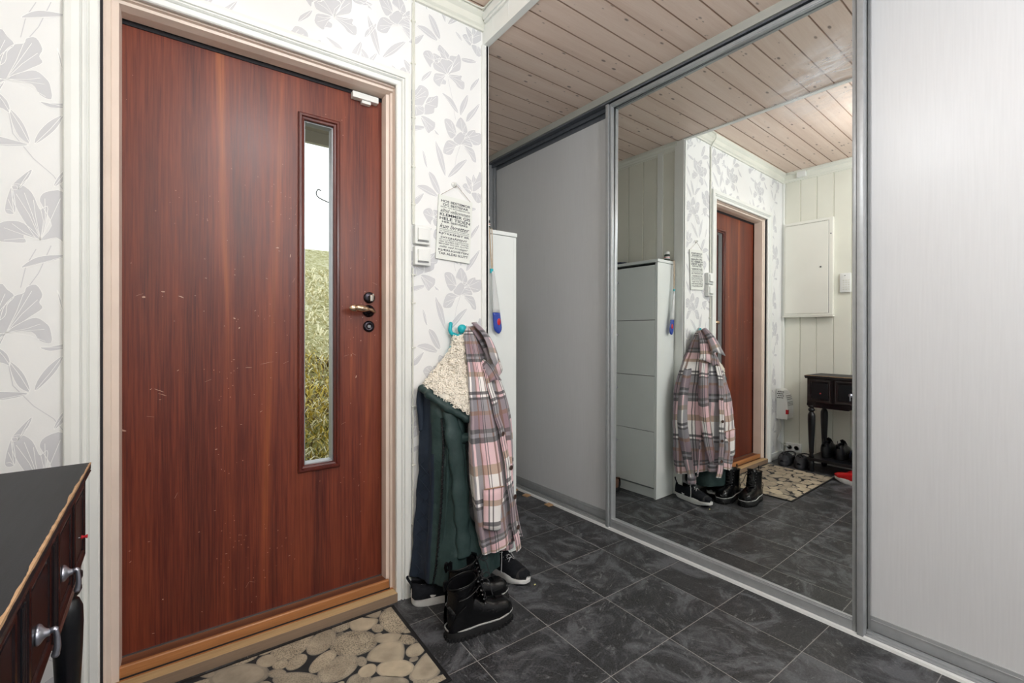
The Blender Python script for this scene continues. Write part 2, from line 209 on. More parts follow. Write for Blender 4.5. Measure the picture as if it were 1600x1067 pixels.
MP=[[(0.6788, 1.6139), (0.6604, 1.6033), (0.6417, 1.6076), (0.6261, 1.6258), (0.6163, 1.6548), (0.6144, 1.6896), (0.621, 1.7238), (0.6352, 1.7504), (0.6545, 1.7634), (0.6747, 1.7595), (0.6914, 1.7394), (0.701, 1.7076), (0.7016, 1.6712), (0.6936, 1.6379)], [(0.5646, 1.8078), (0.6387, 1.8111), (0.6479, 1.789), (0.6343, 1.7572), (0.6136, 1.7399), (0.5874, 1.771)], [(0.5267, 1.7951), (0.5533, 1.8038), (0.5711, 1.7708), (0.6114, 1.7336), (0.5973, 1.705), (0.5607, 1.6905), (0.5266, 1.7044), (0.515, 1.7422)], [(0.4596, 1.7825), (0.4888, 1.7992), (0.5169, 1.8022), (0.5194, 1.777), (0.5119, 1.7445), (0.4758, 1.7376), (0.4579, 1.7543)], [(0.4565, 1.7848), (0.4535, 1.7789), (0.4486, 1.776), (0.4428, 1.7766), (0.4372, 1.7807), (0.4329, 1.7874), (0.4308, 1.7954), (0.4311, 1.8031), (0.4341, 1.8092), (0.4389, 1.8122), (0.4448, 1.8116), (0.4505, 1.8074), (0.4548, 1.8006), (0.457, 1.7925)], [(0.4588, 1.7489), (0.4558, 1.7234), (0.443, 1.6978), (0.4233, 1.6771), (0.4009, 1.665), (0.3798, 1.6635), (0.3639, 1.6726), (0.3559, 1.6905), (0.3575, 1.7143), (0.3685, 1.7396), (0.3875, 1.7617), (0.4108, 1.7757), (0.4336, 1.7784), (0.4508, 1.7687)], [(0.5697, 1.6188), (0.5558, 1.5931), (0.5311, 1.5784), (0.5006, 1.5769), (0.47, 1.5885), (0.4448, 1.611), (0.4294, 1.6403), (0.4269, 1.6713), (0.4383, 1.6982), (0.4621, 1.7154), (0.4939, 1.7187), (0.5269, 1.707), (0.554, 1.6825), (0.5692, 1.6508)], [(0.6126, 1.6639), (0.6072, 1.6551), (0.5995, 1.6505), (0.591, 1.6511), (0.5834, 1.6566), (0.5781, 1.6661), (0.5761, 1.6776), (0.5779, 1.6891), (0.5832, 1.6982), (0.5909, 1.7031), (0.5996, 1.7026), (0.6074, 1.6969), (0.6128, 1.6872), (0.6146, 1.6754)], [(0.6538, 1.576), (0.6456, 1.5675), (0.6301, 1.5653), (0.6105, 1.5696), (0.5906, 1.5798), (0.5741, 1.5936), (0.5641, 1.6086), (0.5628, 1.6219), (0.5704, 1.6308), (0.5856, 1.6335), (0.6055, 1.6293), (0.6261, 1.619), (0.6431, 1.6047), (0.653, 1.5893)], [(0.5177, 1.5501), (0.5444, 1.575), (0.5934, 1.5858), (0.6317, 1.5647), (0.6346, 1.5291), (0.6143, 1.48), (0.5918, 1.4659), (0.5484, 1.4944), (0.514, 1.5284)], [(0.6214, 1.4104), (0.6102, 1.3969), (0.5914, 1.3921), (0.569, 1.3968), (0.5471, 1.4097), (0.5297, 1.4286), (0.5201, 1.45), (0.5203, 1.4699), (0.5306, 1.4843), (0.5491, 1.4901), (0.5724, 1.4859), (0.5956, 1.4724), (0.6136, 1.4524), (0.6228, 1.4302)], [(0.4339, 1.6395), (0.4309, 1.6224), (0.4191, 1.6042), (0.4011, 1.5888), (0.3808, 1.5789), (0.3619, 1.5762), (0.3479, 1.581), (0.3413, 1.5924), (0.3433, 1.6084), (0.3538, 1.6262), (0.3711, 1.6422), (0.3919, 1.6533), (0.4121, 1.6568), (0.4272, 1.6519)], [(0.4827, 1.561), (0.4761, 1.536), (0.4583, 1.5148), (0.4334, 1.5013), (0.4062, 1.4978), (0.3818, 1.5045), (0.3645, 1.5201), (0.3573, 1.5417), (0.3617, 1.5658), (0.3775, 1.5877), (0.4022, 1.6031), (0.4308, 1.6082), (0.4574, 1.6017), (0.4761, 1.5847)], [(0.5053, 1.5287), (0.5008, 1.5204), (0.4945, 1.5158), (0.4875, 1.5157), (0.4813, 1.5203), (0.477, 1.5285), (0.4754, 1.5388), (0.477, 1.5493), (0.4813, 1.5579), (0.4877, 1.5628), (0.4948, 1.563), (0.5012, 1.5583), (0.5056, 1.5498), (0.507, 1.5392)], [(0.5222, 1.4884), (0.5192, 1.4754), (0.5108, 1.4641), (0.4989, 1.4567), (0.4858, 1.4547), (0.4741, 1.4581), (0.4658, 1.4665), (0.4626, 1.4781), (0.4651, 1.491), (0.473, 1.5025), (0.4849, 1.5103), (0.4983, 1.5128), (0.5106, 1.5094), (0.5192, 1.5006)], [(0.696, 1.4846), (0.6904, 1.4706), (0.6793, 1.4594), (0.6649, 1.4531), (0.65, 1.4528), (0.6375, 1.4584), (0.6297, 1.4689), (0.628, 1.4823), (0.6329, 1.4962), (0.6436, 1.5077), (0.6582, 1.5146), (0.6736, 1.5153), (0.6867, 1.5096), (0.6947, 1.4985)], [(0.5948, 1.378), (0.6273, 1.4107), (0.6806, 1.4443), (0.6897, 1.4068), (0.6878, 1.3494), (0.6524, 1.3307), (0.6065, 1.3479)], [(0.6789, 1.5278), (0.6714, 1.5211), (0.6615, 1.5206), (0.6509, 1.5263), (0.6418, 1.5371), (0.6358, 1.5509), (0.6341, 1.5652), (0.6372, 1.5771), (0.6445, 1.5843), (0.6546, 1.5851), (0.6655, 1.5793), (0.6749, 1.5681), (0.6809, 1.5538), (0.6823, 1.5394)], [(0.6801, 1.7828), (0.6748, 1.7747), (0.6673, 1.7707), (0.6591, 1.7715), (0.6516, 1.7769), (0.6463, 1.7859), (0.6443, 1.7969), (0.646, 1.8075), (0.6511, 1.8159), (0.6587, 1.8201), (0.6672, 1.8194), (0.6748, 1.8139), (0.6801, 1.8046), (0.682, 1.7935)], [(0.5806, 1.3614), (0.5712, 1.3546), (0.5539, 1.3564), (0.532, 1.3663), (0.5098, 1.3824), (0.4915, 1.4016), (0.4806, 1.4204), (0.4793, 1.435), (0.4881, 1.4425), (0.5054, 1.4412), (0.5279, 1.4313), (0.5508, 1.4146), (0.5695, 1.3947), (0.5801, 1.3757)], [(0.6327, 1.3236), (0.6276, 1.3181), (0.6199, 1.3165), (0.6111, 1.3189), (0.6028, 1.3248), (0.5968, 1.3332), (0.5941, 1.3425), (0.5953, 1.3507), (0.6003, 1.3564), (0.608, 1.3582), (0.617, 1.3559), (0.6254, 1.3498), (0.6315, 1.3412), (0.6341, 1.3318)], [(0.4914, 1.4483), (0.4862, 1.4323), (0.4751, 1.4207), (0.4603, 1.4155), (0.4448, 1.4175), (0.4314, 1.4262), (0.4226, 1.4401), (0.4201, 1.4566), (0.4245, 1.4725), (0.4351, 1.4849), (0.4501, 1.4909), (0.4663, 1.4892), (0.4804, 1.4801), (0.4893, 1.4654)], [(0.2492, 1.751), (0.2662, 1.7856), (0.3074, 1.8114), (0.3879, 1.8085), (0.3895, 1.7775), (0.3564, 1.7201), (0.3016, 1.6902), (0.2684, 1.7032), (0.2515, 1.7266)], [(0.2659, 1.7943), (0.2629, 1.782), (0.2545, 1.7727), (0.2423, 1.7682), (0.2287, 1.7693), (0.2165, 1.7757), (0.2077, 1.7861), (0.2042, 1.7987), (0.2067, 1.811), (0.2148, 1.8206), (0.227, 1.8255), (0.2409, 1.8247), (0.2536, 1.8181), (0.2626, 1.8073)], [(0.21, 1.7808), (0.2052, 1.7699), (0.1913, 1.7629), (0.1712, 1.7609), (0.1491, 1.7644), (0.129, 1.7725), (0.1148, 1.7836), (0.1091, 1.7957), (0.1132, 1.8065), (0.1263, 1.8139), (0.1462, 1.8163), (0.1689, 1.8131), (0.1898, 1.8049), (0.2046, 1.7933)], [(0.1077, 1.8076), (0.106, 1.8008), (0.0999, 1.7954), (0.0907, 1.7925), (0.0802, 1.7925), (0.0704, 1.7954), (0.0632, 1.8007), (0.0601, 1.8073), (0.0615, 1.814), (0.0674, 1.8194), (0.0765, 1.8225), (0.0872, 1.8227), (0.0972, 1.8197), (0.1045, 1.8143)], [(0.2284, 1.6696), (0.2191, 1.6479), (0.1964, 1.6381), (0.1651, 1.6414), (0.1312, 1.6569), (0.1008, 1.6817), (0.0794, 1.7113), (0.0711, 1.7403), (0.078, 1.7633), (0.0994, 1.7753), (0.1315, 1.7733), (0.1677, 1.7574), (0.2001, 1.7308), (0.2218, 1.6993)], [(0.2644, 1.722), (0.2612, 1.7082), (0.2529, 1.6985), (0.241, 1.6947), (0.228, 1.6974), (0.2162, 1.706), (0.208, 1.7189), (0.2048, 1.7337), (0.2075, 1.7476), (0.2155, 1.7578), (0.2275, 1.7622), (0.241, 1.7596), (0.2532, 1.7507), (0.2616, 1.7372)], [(0.291, 1.6768), (0.2885, 1.6679), (0.2819, 1.6618), (0.2727, 1.6596), (0.2626, 1.6618), (0.2535, 1.6678), (0.2473, 1.6766), (0.2451, 1.6864), (0.2474, 1.6954), (0.2538, 1.7017), (0.2631, 1.7041), (0.2734, 1.702), (0.2827, 1.6958), (0.289, 1.6868)], [(0.3462, 1.6757), (0.3443, 1.661), (0.3362, 1.6472), (0.3239, 1.637), (0.3096, 1.6322), (0.2963, 1.6336), (0.2862, 1.6409), (0.2814, 1.6528), (0.2827, 1.667), (0.2901, 1.6808), (0.3023, 1.6916), (0.3169, 1.6971), (0.3309, 1.6959), (0.3414, 1.6882)], [(0.2756, 1.6329), (0.2721, 1.625), (0.2645, 1.6214), (0.2543, 1.6228), (0.2436, 1.6287), (0.2343, 1.6382), (0.2282, 1.6493), (0.2266, 1.6599), (0.2299, 1.668), (0.2374, 1.6718), (0.2477, 1.6706), (0.2587, 1.6646), (0.2682, 1.6549), (0.2742, 1.6435)], [(0.0906, 1.7604), (0.0878, 1.7536), (0.0809, 1.7516), (0.0712, 1.7547), (0.0606, 1.7624), (0.0512, 1.7731), (0.0448, 1.7848), (0.0427, 1.7952), (0.0453, 1.8023), (0.0522, 1.8045), (0.062, 1.8014), (0.0728, 1.7936), (0.0823, 1.7826), (0.0886, 1.7708)], [(0.0531, 1.8078), (0.0498, 1.7992), (0.0389, 1.794), (0.0227, 1.793), (0.0044, 1.7965), (-0.0124, 1.8037), (-0.0246, 1.8131), (-0.0298, 1.8231), (-0.0271, 1.8317), (-0.0167, 1.8372), (-0.0006, 1.8385), (0.018, 1.8352), (0.0355, 1.8279), (0.048, 1.8181)], [(0.3576, 1.5337), (0.3484, 1.5234), (0.3296, 1.5237), (0.3049, 1.5343), (0.279, 1.5531), (0.2567, 1.5766), (0.2423, 1.6004), (0.2388, 1.62), (0.247, 1.6314), (0.2657, 1.6319), (0.2912, 1.6213), (0.3183, 1.6017), (0.3411, 1.5771), (0.3551, 1.5528)]]
P1, P2, P3 = 45.0, 76.0, 58.0   # emission strengths of the hall lamp and the two added fill globes

# ------------------------------------------------------------------ geometry helpers
class MB:
    """collects shapes and links them as one mesh object"""
    def __init__(s): s.bm = bmesh.new(); s.uv = s.bm.loops.layers.uv.new('UVMap'); s.mi = 0
    def mat(s, i): s.mi = i; return s
    def quad(s, *ps):
        f = s.bm.faces.new([s.bm.verts.new(p) for p in ps]); f.material_index = s.mi; return f
    def box(s, x0, x1, y0, y1, z0, z1, bev=0.0, M_=None):
        r = bmesh.ops.create_cube(s.bm, size=1); vs = r['verts']
        for v in vs:
            v.co = Vector(((x0+x1)/2+v.co.x*(x1-x0), (y0+y1)/2+v.co.y*(y1-y0), (z0+z1)/2+v.co.z*(z1-z0)))
        fs = set(f for v in vs for f in v.link_faces)
        if bev:
            es = list(set(e for v in vs for e in v.link_edges))
            q = bmesh.ops.bevel(s.bm, geom=es, offset=bev, segments=2, affect='EDGES', profile=0.6)
            fs = set(q['faces']) | set(f for f in fs if f.is_valid)
            vs = list(set(v for f in fs for v in f.verts))
        for f in fs: f.material_index = s.mi
        if M_ is not None: bmesh.ops.transform(s.bm, matrix=M_, verts=vs)
        return vs
    def prism(s, prof, p0, p1, ax_u, ax_v, cap=True):
        """profile (u,v) list swept from p0 to p1"""
        p0, p1, au, av = map(Vector, (p0, p1, ax_u, ax_v)); n = len(prof)
        a = [s.bm.verts.new(p0+au*u+av*v) for u, v in prof]; b = [s.bm.verts.new(p1+au*u+av*v) for u, v in prof]
        for i in range(n):
            f = s.bm.faces.new((a[i], a[(i+1) % n], b[(i+1) % n], b[i])); f.material_index = s.mi
        if cap:
            for q in (a[::-1], b):
                f = s.bm.faces.new(q); f.material_index = s.mi
    def rings(s, rings, closed=True, cap0=False, cap1=False, uv=None, smooth=True, mfun=None):
        vs = [[s.bm.verts.new(p) for p in r] for r in rings]; n = len(rings[0])
        for j in range(len(rings)-1):
            for i in range(n if closed else n-1):
                k = (i+1) % n
                f = s.bm.faces.new((vs[j][i], vs[j][k], vs[j+1][k], vs[j+1][i])); f.smooth = smooth
                f.material_index = mfun(i, j) if mfun else s.mi
                if uv:
                    for lp, (a, b) in zip(f.loops, ((i, j), (i+1, j), (i+1, j+1), (i, j+1))): lp[s.uv].uv = uv(a, b)
        for c, q in ((cap0, vs[0][::-1]), (cap1, vs[-1])):
            if c and len(q) > 2:
                f = s.bm.faces.new(q); f.material_index = s.mi; f.smooth = smooth
        return vs
    def lathe(s, prof, o=(0, 0, 0), axis='Z', n=24, cap=True, sx=1, sy=1):
        """prof = list of (radius, height)"""
        o = Vector(o); R = []
        for r, h in prof:
            ring = []
            for i in range(n):
                a = 2*PI*i/n; p = Vector((r*math.cos(a)*sx, r*math.sin(a)*sy, h))
                if axis == 'X': p = Vector((p.z, p.x, p.y))
                elif axis == 'Y': p = Vector((p.y, p.z, p.x))
                elif axis == '-Y': p = Vector((p.x, -p.z, p.y))
                ring.append(o+p)
            R.append(ring)
        return s.rings(R, True, cap, cap)
    def tube(s, pts, r, n=8, cap=True, flat=1.0, closed=False):
        pts = [Vector(p) for p in pts]; R = []; up = Vector((0, 0, 1)); prev = None
        for i, p in enumerate(pts):
            t = (pts[min(i+1, len(pts)-1)]-pts[max(i-1, 0)])
            if closed: t = pts[(i+1) % len(pts)]-pts[i-1]
            if t.length < 1e-9: t = Vector((0, 0, 1))
            t.normalize()
            a = prev if prev is not None else (Vector((1, 0, 0)) if abs(t.x) < 0.8 else Vector((0, 1, 0)))
            a = (a-t*a.dot(t)); a.normalize(); prev = a; b = t.cross(a)
            rr = r(i/(len(pts)-1)) if callable(r) else (r[i] if isinstance(r, (list, tuple)) else r)
            R.append([p+a*rr*math.cos(2*PI*k/n)+b*rr*flat*math.sin(2*PI*k/n) for k in range(n)])
        if closed: R.append(R[0])
        return s.rings(R, True, cap and not closed, cap and not closed)
    def sphere(s, c, r, n=16, sc=(1, 1, 1)):
        prof = [(max(1e-4, r*math.sin(PI*k/10)), -r*math.cos(PI*k/10)) for k in range(11)]
        vs = s.lathe(prof, (0, 0, 0), 'Z', n)
        for row in vs:
            for v in row: v.co = Vector(c)+Vector((v.co.x*sc[0], v.co.y*sc[1], v.co.z*sc[2]))
    def poly(s, pts, z, nrm='Z', smooth=False):
        """flat 2-D polygon at height z (plane normal Z) or depth y (normal -Y)"""
        P = [Vector((a, b, 0)) for a, b in pts]
        vs = [s.bm.verts.new((a, b, z) if nrm == 'Z' else (a, z, b)) for a, b in pts]
        for t in tessellate_polygon([P]):
            try: f = s.bm.faces.new([vs[i] for i in t]); f.material_index = s.mi
            except ValueError: pass
    def build(s, name, mats, parent=None, loc=None, rot=None, smooth=None, solid=0.0, sub=0, bevel=0.0, autos=None, recalc=True):
        if recalc: bmesh.ops.recalc_face_normals(s.bm, faces=s.bm.faces)
        me = bpy.data.meshes.new(name); s.bm.to_mesh(me); s.bm.free()
        for m in (mats if isinstance(mats, (list, tuple)) else [mats]): me.materials.append(M[m] if isinstance(m, str) else m)
        if smooth is not None:
            for p in me.polygons: p.use_smooth = smooth
        if autos: me.set_sharp_from_angle(angle=math.radians(autos))
        o = bpy.data.objects.new(name, me); COL.objects.link(o)
        if parent: o.parent = parent
        if loc: o.location = loc
        if rot: o.rotation_euler = rot
        if bevel:
            b = o.modifiers.new('b', 'BEVEL'); b.width = bevel; b.segments = 2; b.limit_method = 'ANGLE'
        if sub:
            q = o.modifiers.new('s', 'SUBSURF'); q.levels = sub; q.render_levels = sub
        if solid:
            q = o.modifiers.new('t', 'SOLIDIFY'); q.thickness = solid; q.offset = 0
        return o

def tag(o, label=None, cat=None, group=None, kind=None):
    if label: o['label'] = label
    if cat: o['category'] = cat
    if group: o['group'] = group
    if kind: o['kind'] = kind
    return o
def empty(name, loc=(0, 0, 0), rot=(0, 0, 0)):
    o = bpy.data.objects.new(name, None); COL.objects.link(o); o.location = loc; o.rotation_euler = rot; o.empty_display_size = 0.05; return o
def copy_tree(o, parent=None):
    c = o.copy(); COL.objects.link(c)
    if parent: c.parent = parent
    for ch in list(o.children): copy_tree(ch, c)
    return c
def catmull(P, n, closed=False):
    P = [Vector(p) for p in P]; out = []; m = len(P)
    segs = m if closed else m-1
    for i in range(segs):
        if closed: a, b, c, d = P[i-1], P[i], P[(i+1) % m], P[(i+2) % m]
        else: a, b, c, d = P[max(i-1, 0)], P[i], P[i+1], P[min(i+2, m-1)]
        for k in range(n):
            t = k/n
            out.append(0.5*((2*b)+(c-a)*t+(2*a-5*b+4*c-d)*t*t+(3*b-a-3*c+d)*t**3))
    if not closed: out.append(P[-1])
    return out
def lerp(a, b, t): return a+(b-a)*t
def clip_poly(P, x0, x1, z0, z1):
    def cl(P, f, g):
        out = []
        for i in range(len(P)):
            a, b = P[i-1], P[i]; fa, fb = f(a), f(b)
            if (fa >= 0) != (fb >= 0):
                t = fa/(fa-fb); out.append((a[0]+(b[0]-a[0])*t, a[1]+(b[1]-a[1])*t))
            if fb >= 0: out.append(b)
        return out
    for f in (lambda p: p[0]-x0, lambda p: x1-p[0], lambda p: p[1]-z0, lambda p: z1-p[1]):
        if len(P) < 3: return []
        P = cl(P, f, None)
    return P if len(P) >= 3 else []

# ------------------------------------------------------------------ dimensions of the entrance
D = 1.82            # wallpapered door wall
LX = -0.545         # left wall
CX = 1.175          # outside corner of the door wall
ZH, ZL = 2.615, 2.472
YB = 3.05           # rear of the recess
YR = -2.3           # wall behind the camera
RX = 2.75           # behind the wardrobe
PHI = math.atan(0.0337)

# floor
b = MB(); b.box(LX-.2, RX, YR-.1, YB+.1, -0.08, 0.0)
tag(b.build('floor', 'floor'), 'dark grey slate-look tiled vinyl floor of the hallway', kind='structure')

# wallpapered wall with printed floral pattern: three pieces around the door opening
WALLZ = 2.70
OX0, OX1, OZ = -0.20, 0.725, 2.145
b = MB()
b.box(LX-.12, OX0, D, D+.16, 0, WALLZ); b.box(OX1, CX-.016, D, D+.16, 0, WALLZ); b.box(OX0, OX1, D, D+.16, OZ, WALLZ)
def smooth_poly(P):
    return [(q.x, q.y) for q in catmull([Vector((x, y, 0)) for x, y in P], 3, True)]
_lay = [0]
def tri_print(P, regs, depth, mi):
    b.mat(mi); _lay[0] += 1; depth -= 1.5e-8*_lay[0]
    T = tessellate_polygon([[Vector((x, y, 0)) for x, y in P]])
    for t in T:
        tri = [P[i] for i in t]
        for (x0, x1, z0, z1) in regs:
            q = clip_poly(tri, x0, x1, z0, z1)
            if q:
                try: f = b.bm.faces.new([b.bm.verts.new((x, depth, z)) for x, z in q]); f.material_index = mi
                except ValueError: pass
def stroke(pts, w, regs, depth, mi):
    for i in range(len(pts)-1):
        (x0, z0), (x1, z1) = pts[i], pts[i+1]; L = math.hypot(x1-x0, z1-z0)
        if L < 1e-6: continue
        nx, nz = -(z1-z0)/L*w/2, (x1-x0)/L*w/2
        tri_print([(x0+nx, z0+nz), (x1+nx, z1+nz), (x1-nx, z1-nz), (x0-nx, z0-nz)], regs, depth, mi)
def far_pair(P):
    best = (0, 0, 0)
    for i in range(len(P)):
        for j in range(i):
            d = (P[i][0]-P[j][0])**2+(P[i][1]-P[j][1])**2
            if d > best[0]: best = (d, i, j)
    return P[best[1]], P[best[2]]
def motif(petals, leaves, dx, dz, regs, centers):
    for k, P in enumerate(petals+leaves):
        leaf = k >= len(petals)
        P = [(x+dx, z+dz) for x, z in P]
        xs = [p[0] for p in P]; zs = [p[1] for p in P]
        if not any(max(xs) > r[0] and min(xs) < r[1] and max(zs) > r[2] and min(zs) < r[3] for r in regs): continue
        S = smooth_poly(P); tri_print(S, regs, D-0.0004-0.00002*(k % 7), 1)
        stroke(S+[S[0]], 0.0013, regs, D-0.0007, 2)
        if leaf:
            a, c = far_pair(P); stroke([a, ((a[0]+c[0])/2+.002, (a[1]+c[1])/2), c], 0.0012, regs, D-0.0008, 2)
        else:
            cx, cz = min(((c[0]+dx, c[1]+dz) for c in centers), key=lambda c: (c[0]-sum(xs)/len(xs))**2+(c[1]-sum(zs)/len(zs))**2)
            gx, gz = sum(xs)/len(xs), sum(zs)/len(zs)
            root = min(P, key=lambda p: (p[0]-cx)**2+(p[1]-cz)**2)
            tips = sorted(P, key=lambda p: -((p[0]-root[0])**2+(p[1]-root[1])**2))[:3]
            for t in tips:
                e = (lerp(root[0], t[0], .86), lerp(root[1], t[1], .86)); mid = (lerp(root[0], e[0], .5)*.75+gx*.25, lerp(root[1], e[1], .5)*.75+gz*.25)
                stroke([root, mid, e], 0.0012, regs, D-0.0009, 2)
RR = [(OX1+.03, 1.142, 0.02, 2.56)]
RT = [(-0.23, OX1+.06, OZ+.03, 2.56)]
RL = [(LX, -0.24, 0.02, 2.56)]
CEN = [(0.955, 1.995+.275), (1.035, 1.98), (0.865, 2.04), (1.09, 1.80)]
CEN = [(0.960, 2.262), (1.033, 1.985), (0.80, 2.10), (1.10, 1.80)]
CENU = [(-0.39, 1.795), (-0.31, 1.375)]
RP = 0.687
for j in range(-3, 2): motif(TP, TL, 0, j*RP, RR, CEN)
for dx, dz in ((-0.49, 0.06), (-0.49, 0.06+RP), (-0.98, 0.06), (-0.98, .06+RP), (-0.30, 0.43)):
    motif(TP, TL, dx, dz, RT if dx != -0.30 else [(0.58, OX1+.06, OZ+.03, 2.56)], CEN)
for j in range(-3, 2): motif(UP, UL, 0, j*0.693, RL, CENU)
for j in range(-3, 2):
    for st_ in ([(-.385, 1.735), (-.375, 1.66), (-.335, 1.60), (-.295, 1.56), (-.262, 1.50)], [(-.30, 1.36), (-.325, 1.28), (-.345, 1.24)], [(-.36, 1.93), (-.35, 1.99), (-.33, 2.04)]):
        stroke([(x_, z_+j*.693) for x_, z_ in st_], .0018, RL, D-.0006, 1)
for (p, q, w) in (((0.968, 2.25), (1.005, 2.08), .004), ((1.03, 1.97), (1.0, 1.86), -.004)):
    for j in range(-3, 1):
        stroke([(p[0], p[1]+j*RP), ((p[0]+q[0])/2+w, (p[1]+q[1])/2+j*RP), (q[0], q[1]+j*RP)], .0016, RR, D-.0006, 1)
tag(b.build('wall_front', ['wallpaper', 'print', 'vein'], recalc=False), 'entrance wall papered with a pale grey floral pattern', kind='structure')

# boarded surfaces: flat boards with V-grooves, swept along one axis
def boarded(name, mats, lo, hi, first, pitch, along, depth_fn, g=0.006, gd=0.005, thick=0.02):
    """lo..hi range across boards; along = (a0,a1) length; depth_fn(across, along, depth)->xyz"""
    b = MB(); edges = []
    k = first
    while k < hi:
        if k > lo+g: edges.append(k)
        k += pitch
    P = [(lo, 0)]
    for e in edges: P += [(e-g, 0), (e-g*.35, gd), (e+g*.35, gd), (e+g, 0)]
    P.append((hi, 0))
    for i in range(len(P)-1):
        (a, da), (c, dc) = P[i], P[i+1]
        b.mat(1 if (da > 0 or dc > 0) else 0)
        b.quad(depth_fn(a, along[0], da), depth_fn(c, along[0], dc), depth_fn(c, along[1], dc), depth_fn(a, along[1], da))
    b.mat(0)
    q = [depth_fn(lo, along[0], gd+.001), depth_fn(hi, along[0], gd+.001), depth_fn(hi, along[1], gd+.001), depth_fn(lo, along[1], gd+.001)]
    q2 = [depth_fn(lo, along[0], thick), depth_fn(hi, along[0], thick), depth_fn(hi, along[1], thick), depth_fn(lo, along[1], thick)]
    b.quad(*q); b.quad(*q2)
    for i in range(4): b.quad(q[i], q[(i+1) % 4], q2[(i+1) % 4], q2[i])
    return tag(b.build(name, mats), kind='structure')
o = boarded('ceiling', ['ceilwood', 'groove'], YR, D+.05, 1.655-0.1175*40, 0.1175, (LX, 1.168), lambda a, l, d: (l, a, ZH+d), g=.0035, gd=.004)
o['label'] = 'higher whitewashed pine board ceiling above the entrance door'
T13 = math.tan(math.radians(1.3))
o = boarded('ceiling', ['ceilwood', 'groove'], YR, YB+.3, 1.509-0.117*40, 0.117, (1.165, RX), lambda a, l, d: (l, a+(l-1.175)*T13, ZL+d), g=.0035, gd=.004)
o['label'] = 'lower whitewashed pine board ceiling in front of the wardrobe'
o = boarded('wall_left', ['panel', 'panel_shade'], YR, D+.01, 1.674-0.128*40, 0.128, (0, 2.7), lambda a, l, d: (LX-d, a, l), g=.005, gd=.004)
o['label'] = 'cream painted board-panelled wall behind the black console table'
o = boarded('wall_recess', ['panel', 'panel_shade'], D+.004, YB+.1, 2.016-.1325*10, 0.1325, (0, 2.6), lambda a, l, d: (CX-.012-d, a, l), g=.005, gd=.004)
o['label'] = 'cream panelled return wall behind the white shoe cabinet'
b = MB(); b.box(CX-.1, RX, YB, YB+.1, 0, 2.7); tag(b.build('wall_back', 'panel'), 'end wall of the recess beside the wardrobe', kind='structure')
b = MB(); b.box(LX-.1, RX, YR-.1, YR, 0, 2.75); tag(b.build('wall_rear', 'wallpaper'), 'plain pale wall at the far end of the hall behind the viewer', kind='structure')
b = MB(); b.box(RX, RX+.1, YR, YB+.1, 0, 2.7); tag(b.build('wall_right', 'darkgap'), 'dark back wall of the built-in wardrobe', kind='structure')

# beam where the ceiling steps down
b = MB(); b.box(1.150, 1.168, YR, D, ZL+.0125, ZH)
for k in range(36): b.box(1.1485, 1.1505, 1.735-0.126*k-.003, 1.735-0.126*k+.003, ZL+.004, ZH-.05)
b.box(1.132, 1.150, YR, D-.03, ZH-.048, ZH, .003); b.box(1.139, 1.150, YR, D-.03, ZH-.06, ZH-.048, .002)
b.box(1.1492, CX+.004, YR, D+.002, ZL-.0062, ZL+.012, .0006)
tag(b.build('trim_1', 'casing'), 'white boarded beam where the ceiling steps down', kind='structure')
def cornice(name, p0, p1, au, label, h=.085, t=.038):
    prof = [(0, 0), (0, -h), (t*.3, -h), (t*.3, -h+.012), (t*.55, -h+.02), (t*.6, -.035), (t, -.022), (t, 0)]
    b = MB(); b.prism(prof, p0, p1, au, (0, 0, 1)); tag(b.build(name, 'cornice'), label, kind='structure')
cornice('trim_2', (LX, D, ZH), (1.150, D, ZH), (0, -1, 0), 'white moulded cornice above the entrance door')
cornice('trim_3', (LX, YR, ZH), (LX, D, ZH), (1, 0, 0), 'white moulded cornice on the panelled wall')
cornice('trim_4', (CX-.012, D+.04, ZL), (CX-.012, YB, ZL), (1, 0, 0), 'white cornice above the shoe cabinet', .062, .022)
b = MB(); b.box(1.142, CX+.002, D-.012, D+.004, 0, ZL-.004, .003); b.box(CX-.014, CX+.004, D-.012, D+.062, 0, ZL-.004, .003)
tag(b.build('trim_5', 'casing'), 'white corner board at the end of the wallpapered wall', kind='structure')
b = MB(); b.box(LX, LX+.022, D-.022, D, 0.05, 2.53, .004); tag(b.build('trim_6', 'casing'), 'white corner bead between wallpaper and panelling', kind='structure')
b = MB(); b.box(LX, LX+.014, YR, D-.02, 0, .062, .003); tag(b.build('baseboard_left', 'casing'), 'low white baseboard under the panelling', kind='structure')
b = MB(); b.box(LX, OX0-.075, D-.014, D, 0, .062, .003); b.box(OX1+.066, 1.142, D-.014, D, 0, .062, .003); tag(b.build('baseboard_front', 'casing'), 'low white baseboard under the wallpaper', kind='structure')
b = MB(); b.box(CX-.012, CX+.002, D+.06, YB, 0, .062, .003); tag(b.build('baseboard_recess', 'casing'), 'low white baseboard behind the shoe cabinet', kind='structure')

# ------------------------------------------------------------------ entrance door
door = tag(empty('door_1', (0.265, D, 0)), 'dark reddish mahogany entrance door with a narrow glass pane in a beige frame', kind='structure')
def dpart(b, name, mats, **kw):
    par = kw.pop('par', door)
    o = b.build(name, mats, **kw); o.parent = par; bpy.context.view_layer.update(); o.matrix_parent_inverse = par.matrix_world.inverted() if par is door else Matrix.Identity(4); return o
door_inv = Matrix.Translation((-0.265, -D, 0))
def dp(b, name, mats, par=None, label=None, **kw):
    o = b.build(name, mats, **kw); o.parent = par or door
    if par is None: o.matrix_parent_inverse = door_inv
    if label: o['label'] = label
    return o
